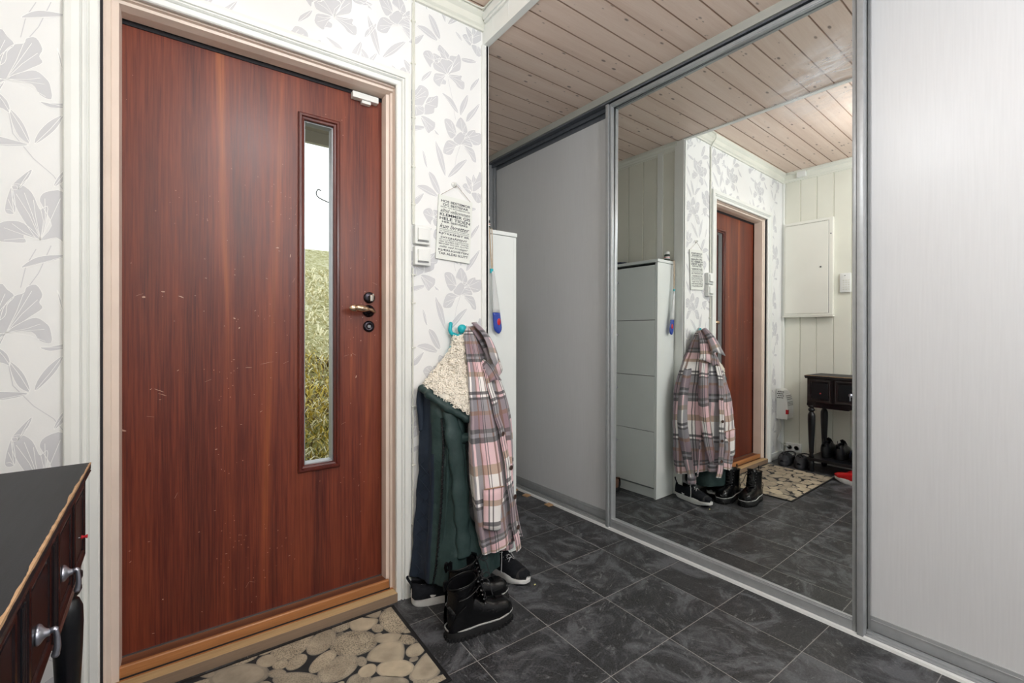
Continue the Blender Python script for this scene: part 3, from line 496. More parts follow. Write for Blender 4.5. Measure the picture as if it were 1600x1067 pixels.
# casing (architrave) with a stepped profile, inner edge at OX0/OX1
cas = [(0, 0), (0, .010), (.004, .014), (.022, .014), (.0235, .009), (.0265, .009), (.028, .014), (.033, .019), (.037, .019), (.0385, .013), (.041, .013), (.043, .020), (.060, .022), (.074, .020), (.078, .015), (.078, 0)]
cs = MB()
cs.prism(cas, (OX0+.004, D, 0), (OX0+.004, D, OZ-.004), (-1, 0, 0), (0, -1, 0))
cs.prism([(u*.83, v) for u, v in cas], (OX1-.004, D, 0), (OX1-.004, D, OZ-.004), (1, 0, 0), (0, -1, 0))
# mitred head
def headpt(u, v, side): return Vector((OX0+.004-u if side == 0 else OX1-.004+u*.83, D-v, OZ-.004+u*.83))
A = [cs.bm.verts.new(headpt(u, v, 0)) for u, v in cas]; B2 = [cs.bm.verts.new(headpt(u, v, 1)) for u, v in cas]
for i in range(len(cas)): cs.bm.faces.new((A[i], A[(i+1) % len(cas)], B2[(i+1) % len(cas)], B2[i]))
for side in (0, 1):
    q = [cs.bm.verts.new(headpt(u, v, side)) for u, v in cas]; q2 = [cs.bm.verts.new((headpt(u, v, side).x, D-v, OZ-.004)) for u, v in cas]
    for i in range(len(cas)-1): cs.bm.faces.new((q[i], q[i+1], q2[i+1], q2[i]))
dp(cs, 'casing', 'casing', label='white moulded casing')
# frame / jamb
LY = 1.920
b = MB()
jl = [(OX0-.03, D+.012), (OX0+.012, D+.012), (OX0+.016, D+.016), (OX0+.026, D+.016), (OX0+.028, D+.022), (OX0+.045, D+.022), (OX0+.047, D+.05), (OX0+.047, LY-.012), (OX0+.040, LY-.010), (OX0+.026, LY-.006), (OX0+.026, LY+.07), (OX0-.03, LY+.07)]
b.prism(jl, (0, 0, .04), (0, 0, OZ+.03), (1, 0, 0), (0, 1, 0))
jr = [(OX1+.03, D+.008), (OX1-.003, D+.008), (OX1-.005, D+.03), (OX1-.013, D+.034), (OX1-.014, D+.045), (OX1-.026, D+.048), (OX1-.029, LY-.014), (OX1-.026, LY-.006), (OX1-.026, LY+.07), (OX1+.03, LY+.07)]
b.prism(jr, (0, 0, .04), (0, 0, OZ+.03), (1, 0, 0), (0, 1, 0))
jh = [(D+.008, OZ+.03), (D+.008, OZ-.008), (D+.02, OZ-.010), (D+.022, OZ-.019), (D+.05, OZ-.026), (LY-.014, OZ-.029), (LY-.006, OZ-.024), (LY+.07, OZ-.024), (LY+.07, OZ+.03)]
b.prism(jh, (OX0-.03, 0, 0), (OX1+.03, 0, 0), (0, 1, 0), (0, 0, 1))
dp(b, 'door_frame', 'jamb', label='beige painted frame')
b = MB(); b.box(OX0+.026, OX0+.0375, LY-.004, LY+.0005, .0755, 2.121); b.box(OX0+.026, OX1-.026, LY-.004, LY+.0005, 2.105, 2.121); dp(b, 'painted_shadow_gap', 'darkgap', label='dark strip standing for the shadow gap round the leaf')  # dark boxes put in for the shadow line around the leaf
b = MB(); b.box(OX0+.003, OX0+.0095, D+.002, D+.0124, 0.04, OZ); dp(b, 'painted_gap_shade', 'darkgap', label='dark strip painted in as shade between casing and frame')  # thin dark strip standing in for shade in the casing joint
# sill
b = MB(); b.box(OX0+.002, OX1-.002, LY-.075, LY+.07, .0, .040); b.prism([(LY-.072, .043), (LY-.072, .074), (LY-.069, .077), (LY-.061, .0775), (LY-.061, .040)], (OX0+.018, 0, 0), (OX1-.02, 0, 0), (0, 1, 0), (0, 0, 1)); dp(b, 'sill', 'sillorange', label='orange varnished sill')
b = MB(); b.prism([(LY-.061, .040), (LY-.061, .0745), (LY-.003, .0700), (LY+.06, .070), (LY+.06, .04)], (OX0+.02, 0, 0), (OX1-.02, 0, 0), (0, 1, 0), (0, 0, 1)); dp(b, 'sill_ledge', 'sillbrown', label='worn brown ledge under the door leaf')
b = MB(); b.box(OX0+.028, OX1-.028, LY-.006, LY+.004, .069, .0735); dp(b, 'weather_strip', 'steel')
b = MB(); b.box(OX0+.018, OX1-.018, LY-.0745, LY-.066, .0365, .0445); dp(b, 'sill_gap_shade', 'darkgap', label='dark strip standing for the shaded gap under the sill')  # thin dark box put in for the shade below the sill
b = MB(); b.mat(0).box(OX0+.002, OX1-.001, D-.020, LY-.076, 0.0, .0368, .002)
for f in b.bm.faces:
    if f.normal.y < -0.7: f.material_index = 1
dp(b, 'step_board', ['sillcream', 'sillgrey'], label='bare wood step board in front of the sill')
# leaf with window opening
X0, X1, Z0, Z1 = -0.174, 0.699, 0.0755, 2.1205
wx0, wx1, wz0, wz1 = 0.372, 0.517, 0.575, 1.965
leaf = MB(); Z0 = .0715
for (a, c, e, f) in ((X0, wx0, Z0, Z1), (wx1, X1, Z0, Z1), (wx0, wx1, Z0, wz0), (wx0, wx1, wz1, Z1)): leaf.box(a, c, LY, LY+.052, e, f)
lf = dp(leaf, 'door_leaf', 'doorwood')
b = MB()
pr = [(0, 0), (0, -.010), (.004, -.013), (.012, -.013), (.015, -.006), (.022, -.004), (.024, .0), (.024, .05), (0, .05)]
def frame4(b, x0, x1, z0, z1, prof, y):
    """mitred rectangular moulding; prof (inward, depth)"""
    n = len(prof); R = []
    for (cx, cz, sx, sz) in ((x0, z0, 1, 1), (x1, z0, -1, 1), (x1, z1, -1, -1), (x0, z1, 1, -1)):
        R.append([b.bm.verts.new((cx+sx*u, y+v, cz+sz*u)) for u, v in prof])
    for k in range(4):
        for i in range(n):
            f = b.bm.faces.new((R[k][i], R[k][(i+1) % n], R[(k+1) % 4][(i+1) % n], R[(k+1) % 4][i])); f.material_index = b.mi
frame4(b, wx0-.006, wx1+.006, wz0-.006, wz1+.006, pr, LY)
wm = dp(b, 'window_moulding', 'doortrim', par=None, label='dark moulding round the glass')
b = MB(); frame4(b, wx0+.0175, wx1-.0175, wz0+.0175, wz1-.0175, [(0, .010), (0, .036), (.009, .036), (.009, .030), (.004, .010)], LY)
dp(b, 'glazing_bead', 'alu', label='grey glazing bead')
b = MB(); b.box(wx0+.006, wx1-.006, LY+.036, LY+.042, wz0+.006, wz1-.006); dp(b, 'glass_pane', 'glass')
# scratches and paint chips on the leaf
random.seed(11)
chips = [(-0.05, 1.25, .012, .004), (0.0, 1.235, .02, .003), (0.155, 1.165, .010, .005), (0.295, 1.435, .012, .004), (0.34, 1.41, .003, .016), (-0.155, 0.80, .03, .006), (.17, 1.13, .005, .008), (0.10, 0.70, .010, .003), (.24, .82, .01, .002), (.59, .93, .005, .014), (.57, 1.02, .003, .012), (0.61, 1.08, .004, .004), (-.06, .92, .03, .002), (-.05, .905, .03, .0015), (.20, .985, .03, .0015), (.26, 1.0, .05, .001), (-.1, 1.23, .01, .006), (-.05, .22, .004, .004), (.05, .42, .006, .002)]
b = MB()
for (x, z, w, h) in chips:
    a = random.uniform(-.5, .5); P = []
    for k in range(9):
        t = 2*PI*k/9; r = random.uniform(.65, 1.1); px_, pz_ = w/2*r*math.cos(t), h/2*r*math.sin(t)
        P.append((x+px_*math.cos(a)-pz_*math.sin(a), z+px_*math.sin(a)+pz_*math.cos(a)))
    b.poly(P, LY-.0004, 'Y')
for k in range(70):
    x, z = random.uniform(X0+.02, wx0-.02), random.uniform(.1, 1.45)
    if random.random() < .25: x = random.uniform(wx1+.02, X1-.02)
    L = random.choice((.003, .004, .006, .02)); a = random.uniform(-.6, 1.2); w = .0012 if L < .01 else .0005
    dx, dz = L/2*math.cos(a), L/2*math.sin(a); nx, nz = -w/2*math.sin(a), w/2*math.cos(a)
    b.poly([(x-dx+nx, z-dz+nz), (x+dx+nx, z+dz+nz), (x+dx-nx, z+dz-nz), (x-dx-nx, z-dz-nz)], LY-.0004, 'Y')
dp(b, 'scratch_marks', 'scratch', label='pale scratches and chips')
# lock cylinder, lever handle, keyhole rosette
b = MB(); b.lathe([(.024, 0), (.024, .005), (.021, .009), (.015, .011)], (0.645, LY, 1.262), '-Y', 28); rc = dp(b, 'lock_rosette', 'bronze')
b = MB(); b.box(.639, .653, LY-.034, LY-.008, 1.243, 1.272, .004); b.box(.650, .657, LY-.03, LY-.012, 1.250, 1.278, .003); o = dp(b, 'thumb_turn', 'chrome')
b = MB(); b.lathe([(.026, 0), (.026, .004), (.022, .010), (.015, .014), (.010, .016), (.010, .045)], (0.642, LY, 1.205), '-Y', 28)
for k in range(10): b.sphere((.642+.019*math.cos(k*.628), LY-.012, 1.205+.019*math.sin(k*.628)), .0035, 8)
dp(b, 'handle_rosette', 'bronze')
b = MB()
b.tube(catmull([(.642, LY-.040, 1.205), (.640, LY-.052, 1.207), (.625, LY-.056, 1.209), (.610, LY-.056, 1.211), (.595, LY-.055, 1.213), (.578, LY-.054, 1.214), (.566, LY-.053, 1.213)], 5), lambda t: .006+.009*math.sin(PI*min(1, max(0, (t-.35)/.65)))**.7 if t > .35 else .007-.002*t, 14)
b.tube([(.655, LY-.04, 1.200), (.64, LY-.052, 1.205), (.62, LY-.05, 1.213)], .006, 10)
b.sphere((.568, LY-.053, 1.213), .017, 18, (1.25, .45, .85))
dp(b, 'lever_handle', 'brass', label='ornate lever handle')
b = MB(); b.lathe([(.024, 0), (.024, .004), (.020, .009), (.008, .010), (.0078, .004)], (0.643, LY, 1.140), '-Y', 28); dp(b, 'keyhole_rosette', 'bronze')
b = MB(); b.box(.636, .650, LY-.008, LY-.0035, 1.134, 1.146); dp(b, 'lock_cylinder', 'steel')
for zz in (0.5,):
    pass
# white door contact at the top of the leaf
t = tag(empty('door_contact', (0.62, LY, 2.085)), 'small white rectangular alarm contact at the top of the entrance door', 'alarm sensor')
b = MB(); b.box(-.052, .056, -.030, -.001, -.003, .022, .003); b.build('housing', 'whiteplastic', t)
b = MB(); b.box(-.012, .026, -.022, -.001, -.015, -.003, .002); b.build('magnet', 'whiteplastic', t)

# ------------------------------------------------------------------ wardrobe with sliding doors
def wobj(name, loc_s=0.0):
    return empty(name, (2.0152-math.sin(PHI)*loc_s, math.cos(PHI)*loc_s, 0), (0, 0, PHI))
# local frame: x = depth into the wardrobe, y = along it
def wpart(b, name, mats, par, s0=0.0, **kw):
    o = b.build(name, mats, par, **kw); o.location = (0, -s0, 0); return o
# top trim and tracks
t = tag(wobj('wardrobe_top_trim'), 'grey-white board trim running above the sliding wardrobe doors', 'trim board')
b = MB(); b.box(0, .022, YR, 2.98, 2.432, ZL+.004, .002); b.build('fascia', 'silvertrim', t)
t = tag(wobj('wardrobe_top_track'), 'dark aluminium double track above the sliding doors', 'door track')
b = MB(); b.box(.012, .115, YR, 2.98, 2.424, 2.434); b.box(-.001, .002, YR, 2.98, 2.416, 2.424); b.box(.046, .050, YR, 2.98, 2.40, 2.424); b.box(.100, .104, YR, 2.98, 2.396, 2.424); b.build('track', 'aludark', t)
t = tag(wobj('wardrobe_floor_track'), 'aluminium double floor track with a white front lip', 'door track')
b = MB(); b.box(0.012, .115, YR, 2.98, 0.001, .006)
for k in (.022, .044, .066, .088, .108): b.box(k-.002, k+.002, YR, 2.98, .006, .0125)
b.build('track', 'alu', t)
b = MB(); b.prism([(0, .0005), (0.003, .010), (.014, .0125), (.018, .006), (.018, .0005)], (0, YR, 0), (0, 2.98, 0), (1, 0, 0), (0, 0, 1)); b.build('front_lip', 'alulight', t)
# mirror sliding door
s0, s1 = 0.586, 1.790
def stile(par, ya, yb, side, z0, z1, o0, name='stile'):
    """side +1: outer ridge at yb; -1: outer ridge at ya"""
    b = MB(); w = yb-ya
    oy = (yb-.020, yb) if side > 0 else (ya, ya+.020)
    iy = (ya, yb-.024) if side > 0 else (ya+.024, yb)
    gy = (yb-.024, yb-.020) if side > 0 else (ya+.020, ya+.024)
    b.box(o0, o0+.034, oy[0], oy[1], z0, z1, .002); b.box(o0+.010, o0+.034, iy[0], iy[1], z0, z1, .0015); b.box(o0+.022, o0+.034, gy[0], gy[1], z0, z1)
    return b.build(name, 'alu', par, autos=40)
md = tag(wobj('mirror_sliding_door'), 'sliding wardrobe door filled with a large mirror', 'sliding door')
stile(md, s1-.036, s1-.002, 1, .010, 2.412, .002); stile(md, s0, s0+.036, -1, .010, 2.412, .002)
b = MB(); b.box(.012, .036, s0+.036, s1-.036, .014, .056, .002); b.box(.010, .013, s0+.036, s1-.036, .048, .051); b.box(.014, .03, s0+.036, s1-.036, .056, .060)
b.build('bottom_rail', 'alu', md, autos=40)
b = MB(); b.box(.010, .036, s0+.036, s1-.036, 2.398, 2.412, .002); b.box(.014, .03, s0+.036, s1-.036, 2.393, 2.398); b.build('top_rail', 'alu', md, autos=40)
# the mirror panel sits a fraction of a degree off the rail line
mm = MB()
def gl(y, z): return 2.0063-.0251*(y-1.2)+.00587*(z-1.11)
Wm = Matrix.Translation((2.0152, 0, 0)) @ Matrix.Rotation(PHI, 4, 'Z'); Wi = Wm.inverted()
c_ = []
for (y, z) in ((s0+.032, .05), (s1-.032, .05), (s1-.032, 2.405), (s0+.032, 2.405)):
    c_.append(Wi @ Vector((gl(y, z), y, z)))
ce = sum(c_, Vector())/4
f = [mm.bm.verts.new(p) for p in c_]; g = [mm.bm.verts.new(p+Vector((.004, 0, 0))) for p in c_]
mm.bm.faces.new(f); mm.bm.faces.new(g[::-1])
for i in range(4): mm.bm.faces.new((f[i], g[i], g[(i+1) % 4], f[(i+1) % 4]))
mo = mm.build('mirror_glass', 'mirror', md)
# white sliding doors on the rear track
def white_door(sa, sb, label):
    d = tag(wobj('white_sliding_door'), label, 'sliding door', 'white wardrobe sliding doors')
    b = MB(); b.box(.066, .078, sa+.03, sb-.03, .068, 2.385); p = b.build('panel', 'wardrobe', d)
    b = MB(); b.box(.062, .084, sa+.034, sb-.034, .016, .070, .002); b.box(.060, .063, sa+.034, sb-.034, .054, .057); b.build('bottom_rail', 'alu', d, autos=40)
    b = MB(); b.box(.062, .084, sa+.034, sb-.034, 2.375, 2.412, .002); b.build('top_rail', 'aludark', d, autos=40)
    for (ya, yb, sd) in ((sa, sa+.036, -1), (sb-.036, sb, 1)): stile(d, ya, yb, sd, .012, 2.412, .056)
    return d
white_door(1.752, 2.965, 'plain white sliding wardrobe door left of the mirror, partly behind the shoe cabinet')
white_door(-0.62, 0.612, 'plain white sliding wardrobe door right of the mirror')
wd = white_door(-1.86, -0.624, 'plain white sliding wardrobe door nearest the viewer, beyond the right edge')
b = MB(); b.box(-.004, .12, 2.968, 2.99, 0, 2.44, .002); t = wobj('wardrobe_side_frame'); tag(t, 'narrow aluminium upright at the far end of the wardrobe', 'wardrobe frame'); b.build('upright', 'alu', t)
b = MB(); b.box(.0, .12, 2.99, 3.06, 0, 2.44); b.build('filler_board', 'silvertrim', t)
# wooden shims under the track
for k, y in enumerate((2.24, 2.46, 2.60, 2.78)):
    x = 2.0152-.0337*y-.010-.004*(k % 2); b = MB(); b.box(-.02, .02, -.022, .022, 0.0, .0065, .001)
    o = b.build('wooden_shim', 'rawchip', None, loc=(x-.008, y, 0.0003), rot=(0, 0, .2*k))
    tag(o, ('small raw wood shim under the floor track, closest to the mirror', 'small raw wood shim under the floor track, second from the mirror', 'small raw wood shim under the floor track, third from the mirror', 'small raw wood shim under the floor track, beside the shoe cabinet')[k], 'shim', 'wood shims under the wardrobe track')

# ------------------------------------------------------------------ shoe cabinet
cb = tag(empty('shoe_cabinet', (1.287, 2.245, 0)), 'tall narrow white shoe cabinet with four tip-out doors in the recess', 'shoe cabinet')
hx, hy, HT = .100, .372, 1.622   # half depth, half length
b = MB(); b.box(-hx, hx-.018, -hy, -hy+.018, 0, HT-.022, .001); b.box(-hx, hx-.018, hy-.018, hy, 0, HT-.022, .001); b.box(hx-.018, hx, -hy, -hy+.018, 0, HT-.022, .001); b.box(hx-.018, hx, hy-.018, hy, 0, HT-.022, .001)
b.box(-hx, -hx+.006, -hy+.018, hy-.018, 0, HT-.022); b.box(hx-.03, hx-.012, -hy+.018, hy-.018, 0.0, .062); b.build('carcass', 'cabwhite', cb)
b = MB(); b.box(-hx-.002, hx+.004, -hy-.004, hy+.004, HT-.020, HT, .002); b.build('top', 'cabwhite', cb)
zs = [.072, .450, .828, 1.209, 1.585]
for i in range(4):
    b = MB(); b.box(hx-.016, hx+.002, -hy+.020, hy-.020, zs[i]+.002, zs[i+1]-.002, .001); d = b.build('door', 'cabwhite', cb)
    b = MB(); b.lathe([(.005, 0), (.005, .008), (.011, .014), (.012, .02), (.008, .024)], (hx+.002, -.045, lerp(zs[i], zs[i+1], .73)), 'X', 18); b.build('knob', 'pewter', d, smooth=True)
b = MB(); b.box(-hx+.01, hx-.02, -hy+.02, hy-.02, .07, HT-.03); b.build('interior', 'darkgap', cb)
# bottle and folded dark cloth on top
bt = tag(empty('spray_can', (1.226, 1.905, HT)), 'small dark green can with white cap standing on the shoe cabinet', 'can')
b = MB(); b.lathe([(.018, 0), (.020, .003), (.020, .044), (.017, .050)], n=24); b.build('body', paint('dark_green_label', (50, 62, 54), .4, 8), bt, smooth=True)
b = MB(); b.lathe([(.0172, .050), (.0172, .068), (.013, .071)], n=24); b.build('cap', 'whiteplastic', bt, smooth=True)
b = MB(); b.lathe([(.0204, .020), (.0204, .034)], n=24, cap=False); b.build('label_band', 'whiteplastic', bt, smooth=True)
b = MB(); b.lathe([(.0206, .026), (.0206, .030)], n=24, cap=False); b.build('red_stripe', 'red', bt, smooth=True)
b = MB(); R = []
for j in range(13):
    u = j/12; R.append([Vector((lerp(-.085, .085, u), -.02+.16*math.cos(a_)*.9*(0.25+.75*math.sin(PI*min(.98, max(.02, u)))), max(0, (.032+.010*math.sin(9*u+3*a_))*math.sin(a_)*(math.sin(PI*min(.99, max(.01, u)))**.5)))) for a_ in [PI*k/14 for k in range(15)]])
b.rings(R, False); o = b.build('folded_garment', paint('navy_knit', (30, 40, 66), .9, 14, 60, bump=.4, bscale=300), None, loc=(1.285, 2.32, HT), smooth=True); tag(o, 'navy blue folded garment lying on top of the shoe cabinet', 'garment')

# shoehorn hanging on the cabinet side
sh = tag(empty('shoehorn', (1.222, 1.861, 1.612)), 'clear shoehorn with a blue end hanging from a beige strap on the cabinet side', 'shoehorn')
b = MB(); b.tube(catmull([(-.015, .03, .012), (-.012, .0, .014), (-.010, -.006, .0), (-.006, -.008, -.08), (0, -.010, -.17), (.006, -.010, -.22)], 5), .0045, 8, flat=.35)
b.tube(catmull([(.0, .03, .012), (.003, .0, .013), (.004, -.007, -.004), (.006, -.009, -.09), (.006, -.010, -.23)], 5), .003, 8, flat=.35); b.build('strap', paint('beige_strap', (190, 172, 150), .8, 16, 80), sh, smooth=True)
def blade(zf, w0, w1, x0, x1, z0, z1, mat_, name, nn=10, ydep=-.012):
    b = MB(); R = []
    for j in range(nn+1):
        u = j/nn; w = lerp(w0, w1, u); z = lerp(z0, z1, u); cx = lerp(x0, x1, u)
        if zf and u > .6: w *= math.sqrt(max(.02, 1-((u-.6)/.4)**2))
        R.append([Vector((cx+w*math.cos(a), ydep-.006*(math.sin(a))-.003*abs(math.sin(a)), z)) for a in [PI*2*k/16 for k in range(16)]])
    b.rings(R, True, True, True); return b.build(name, mat_, sh, smooth=True)
blade(False, .008, .022, .006, .026, -.20, -.40, paint('milky_plastic', (206, 208, 208), .15, 10), 'clear_blade')
blade(True, .022, .026, .026, .038, -.40, -.502, paint('blue_plastic', (46, 74, 168), .2, 14), 'blue_tip')
b = MB(); b.sphere((.036, -.020, -.445), .011, 12, (1, .25, 1.6)); b.build('red_spot', 'red', sh)
b = MB(); b.box(-.006, .008, -.014, -.004, -.208, -.186, .002); b.build('blue_clip', 'teal', sh)

# ------------------------------------------------------------------ electrical: cable, switches, meter box, keypad, heater, socket
b = MB(); b.tube([(OX1+.072, D-.0055, .06), (OX1+.072, D-.0055, 1.39)], .0038, 8); b.tube([(OX1+.072, D-.0055, 1.575), (OX1+.072, D-.0055, 2.515)], .0038, 8)
b.tube([(OX1+.079, D-.0055, 1.575), (OX1+.079, D-.0055, 2.515)], .0034, 8)
b.tube(catmull([(OX1+.075, D-.0055, 2.50), (OX1+.075, D-.018, 2.535), (OX1+.075, D-.044, 2.57), (OX1+.08, D-.046, 2.600)], 5), .0038, 8)
b.tube(catmull([(OX1+.08, D-.046, 2.604), (.95, D-.044, 2.606), (1.09, D-.046, 2.604), (1.122, D-.06, 2.602), (1.126, D-.1, 2.606), (1.126, .9, 2.606), (1.126, .1, 2.606)], 6), .0038, 8)
for zz in (.3, .55, .80, 1.05, 1.24, 1.36, 1.66, 1.82, 2.03, 2.26, 2.44):
    b.box(OX1+.064, OX1+.084, D-.010, D, zz-.003, zz+.003, .001)
tag(b.build('wall_cable', 'cable', smooth=False), 'thin white cable clipped along the door casing and ceiling', 'cable')
for k, zc in enumerate((1.530, 1.441)):
    t = tag(empty('light_switch', (OX1+.108, D, zc)), ('upper white surface-mounted rocker switch beside the door', 'lower white surface-mounted rocker switch beside the door')[k], 'light switch', 'white light switches beside the door')
    b = MB(); b.box(-.036, .036, -.030, 0, -.040, .040, .004); b.build('housing', 'whiteplastic', t)
    b = MB(); b.box(-.025, .025, -.038, -.029, -.024, .027, .003); b.build('rocker', 'whiteplastic', t)
    b = MB(); b.box(-.025, .025, -.0345, -.029, -.029, -.026); b.build('shadow_slot', 'steel', t)
mbx = tag(empty('meter_box', (LX, 1.604, 1.72)), 'white painted fuse cabinet hung on the panelled wall', 'fuse box')
b = MB(); b.box(0.0, .040, -.192, .192, -.420, .426, .003); b.build('box', 'whitesteel', mbx)
b = MB(); b.box(.038, .046, -.160, .178, -.402, .396, .002); d = b.build('hatch', 'whitesteel', mbx)
b = MB(); b.box(.0385, .0400, -.163, .181, .397, .400); b.box(.0385, .0405, -.164, -.161, -.402, .400); b.build('hatch_gap', 'steel', mbx)
b = MB(); b.lathe([(.006, 0), (.006, .005), (.003, .006)], (.046, -.105, .0), 'X', 12); b.box(.046, .052, -.109, -.101, -.006, .006, .001); b.build('key_lock', 'steel', d)
b = MB(); b.lathe([(.005, 0), (.005, .003)], (.040, -.178, .28), 'X', 12); b.build('screw', 'steel', mbx)
b = MB(); b.box(0.0, .052, -.198, .198, -.434, -.422, .002); b.build('ledge', 'whitesteel', mbx)
kp = tag(empty('alarm_keypad', (LX, 1.326, 1.569)), 'small white alarm keypad on the panelled wall beside the fuse cabinet', 'keypad')
b = MB(); b.box(0, .026, -.040, .040, -.082, .082, .008); b.build('housing', 'whiteplastic', kp, autos=30)
for r in range(5):
    for c in range(3): b = MB(); b.box(.025, .0285, -.024+c*.018-.006, -.024+c*.018+.006, -.056+r*.019-.005, -.056+r*.019+.005, .0015); b.build('button', 'cable', kp)
b = MB(); b.sphere((.027, .002, .060), .004, 10); b.build('indicator_light', 'steel', kp)
hz = tag(empty('wall_heater', (-.474, D, .50)), 'small white wall fan heater with red switch in the corner beside the door', 'heater')
b = MB(); prof = [(0, -.135), (-.086, -.135), (-.094, -.128), (-.096, -.04), (-.090, .03), (-.076, .085), (-.050, .122), (-.026, .135), (0, .135)]
b.prism(prof, (-.066, -.003, 0), (.066, -.003, 0), (0, 1, 0), (0, 0, 1)); b.build('housing', 'whiteplastic', hz, bevel=.003)
for (y0, z0, y1, z1) in ((-.052, .1205, -.0740, .0905), (-.0775, .0830, -.0895, .0350), (-.0915, .0250, -.0960, -.015)):
    b = MB(); q = Vector((0, y1-y0, z1-z0)); nn_ = Vector((0, -q.z, q.y)); nn_.normalize(); nn_ = nn_ if nn_.y < 0 else -nn_
    n_ = 4 if z0 > .1 else 3
    b.mat(0)
    for i in range(n_):
        u0, u1 = i/n_+.04, (i+1)/n_-.18
        a = Vector((0, lerp(y0, y1, u0), lerp(z0, z1, u0)))+nn_*.0012; c = Vector((0, lerp(y0, y1, u1), lerp(z0, z1, u1)))+nn_*.0012
        b.quad(a+Vector((-.054, -.003, 0)), a+Vector((.056, -.003, 0)), c+Vector((.056, -.003, 0)), c+Vector((-.054, -.003, 0)))
    b.build('louvre', paint('louvre_grey', (120, 120, 116), .5, 20), hz)
b = MB()
for r in range(4):
    for c in range(4): b.lathe([(.005, 0), (.005, .0012)], (.0662, -.022-c*.0135+(r % 2)*.006, .112-r*.018), 'X', 10)
b.build('vent_hole', 'darkgap', hz)
b = MB(); b.box(.040, .0685, -.100, -.082, -.085, -.045, .002); b.build('red_switch', 'red', hz)
b = MB(); b.tube(catmull([(-.40, D-.03, .368), (-.395, D-.045, .30), (-.42, D-.03, .24), (-.40, D-.02, .18), (-.455, D-.03, .14), (-.50, D-.06, .115), (LX+.03, 1.74, .11)], 6), .003, 8); tag(b.build('heater_cable', 'cable', smooth=True), 'white cable curling from the wall heater down to the socket', 'cable')
sk = tag(empty('wall_socket', (LX, 1.714, .105)), 'white double wall socket low in the corner by the rubber clogs', 'socket')
b = MB(); b.box(0, .034, -.062, .062, -.040, .040, .006); b.build('housing', 'whiteplastic', sk)
for yy in (-.028, .028): b = MB(); b.lathe([(.020, 0), (.020, .002), (.017, .003), (.0165, -.004)], (.034, yy, 0), 'X', 22); b.build('outlet', 'steel', sk, smooth=True)
jb = tag(empty('junction_box', (LX+.02, 1.655, 2.572)), 'small white junction box on the cornice above the fuse cabinet', 'junction box')
b = MB(); b.box(0, .030, -.036, .036, -.026, .026, .004); b.build('housing', 'whiteplastic', jb)
b = MB(); b.tube(catmull([(.02, .036, .01), (.022, .07, .018), (.025, .12, .034)], 5), .003, 8); b.tube(catmull([(.02, -.036, .012), (.03, -.07, .03), (.03, -.2, .036), (.03, -.9, .036)], 5), .003, 8); b.build('lead', 'cable', jb)

# ------------------------------------------------------------------ sign with text
sg = tag(empty('wall_sign', (0.996, D-.004, 1.578), (0, math.radians(3.2), 0)), 'small off-white hanging sign with rows of dark Norwegian text beside the switches', 'sign')
SW, SH = .172, .285
b = MB(); b.box(-SW/2, SW/2, -.006, 0, -SH/2, SH/2, .0008); b.build('board', paint('off_white_sign', (232, 234, 228), .5, 3), sg)
ink = paint('dark_ink', (56, 62, 70), .7, 4)
rows = [('HOS BESTEMOR', .0118, 0, .150, 1), ('OG BESTEFAR', .0118, 0, .130, 1), ('BARN OG BARNEBARN ER', .0062, 0, .150, 0), ('alltid velkommen', .0170, .35, .150, 0), ('KLEMMER GIS', .0145, 0, .155, 1), ('HELE TIDEN', .0145, 0, .155, 1), ('HER SERVERES', .0095, 0, .130, 1), ('kun livretter', .0210, .35, .150, 0),
        ('OPPDRAGELSE HAR ANDRE ANSVARET FOR', .0048, 0, .152, 0), ('DET KRANGLES IKKE OM LEGGETIDER', .0048, 0, .152, 0), ('KJØKKENET ER', .0125, 0, .154, 1), ('DØGNÅPENT', .0125, 0, .134, 1), ('DET KOKES MANGE GODE MIDDAGER', .0050, 0, .150, 0), ('HER SKAPES DET VAKRE', .0070, 0, .150, 0), ('MINNER OG LEK ALLTID', .0070, 0, .150, 0), ('stille ned lørdager', .0130, .35, .145, 0), ('KJÆRLIGHETEN', .0118, 0, .152, 1), ('TAR ALDRI SLUTT', .0118, 0, .150, 1)]
zc = SH/2-.020
for (txt, h, shear, w, bold) in rows:
    cu = bpy.data.curves.new('letters', 'FONT'); cu.body = txt; cu.size = 1; cu.align_x = 'CENTER'; cu.align_y = 'TOP_BASELINE'; cu.shear = shear; cu.extrude = 0.0; cu.offset = 0.022 if bold else 0.008
    to = bpy.data.objects.new('letters', cu); COL.objects.link(to); bpy.context.view_layer.update()
    dg = bpy.context.evaluated_depsgraph_get(); me = bpy.data.meshes.new_from_object(to.evaluated_get(dg)); bpy.data.objects.remove(to); bpy.data.curves.remove(cu)
    xs = [v.co.x for v in me.vertices]; ys = [v.co.y for v in me.vertices]; wx, wy = max(xs)-min(xs), max(ys)-min(ys); mx, my = (max(xs)+min(xs))/2, min(ys)
    for v in me.vertices: v.co = Vector(((v.co.x-mx)/wx*w, -.0066, (v.co.y-my)/wy*h*.92+zc-h))
    me.materials.clear(); me.materials.append(ink); o = bpy.data.objects.new('letters', me); COL.objects.link(o); o.parent = sg
    zc -= h+.0028
b = MB(); b.tube([(-SW/2+.008, -.004, SH/2-.002), (0.0, -.008, SH/2+.056)], .0009, 6); b.tube([(SW/2-.008, -.004, SH/2-.002), (0.0, -.008, SH/2+.056)], .0009, 6); b.build('cord', paint('jute_cord', (150, 130, 110), .9, 10), sg)
t = tag(empty('wall_hook', (0.998, D, 1.782)), 'small white plastic hook holding the hanging sign', 'hook')
b = MB(); b.lathe([(.013, 0), (.012, .004)], (0, 0, 0), '-Y', 18); b.build('base', 'whiteplastic', t)
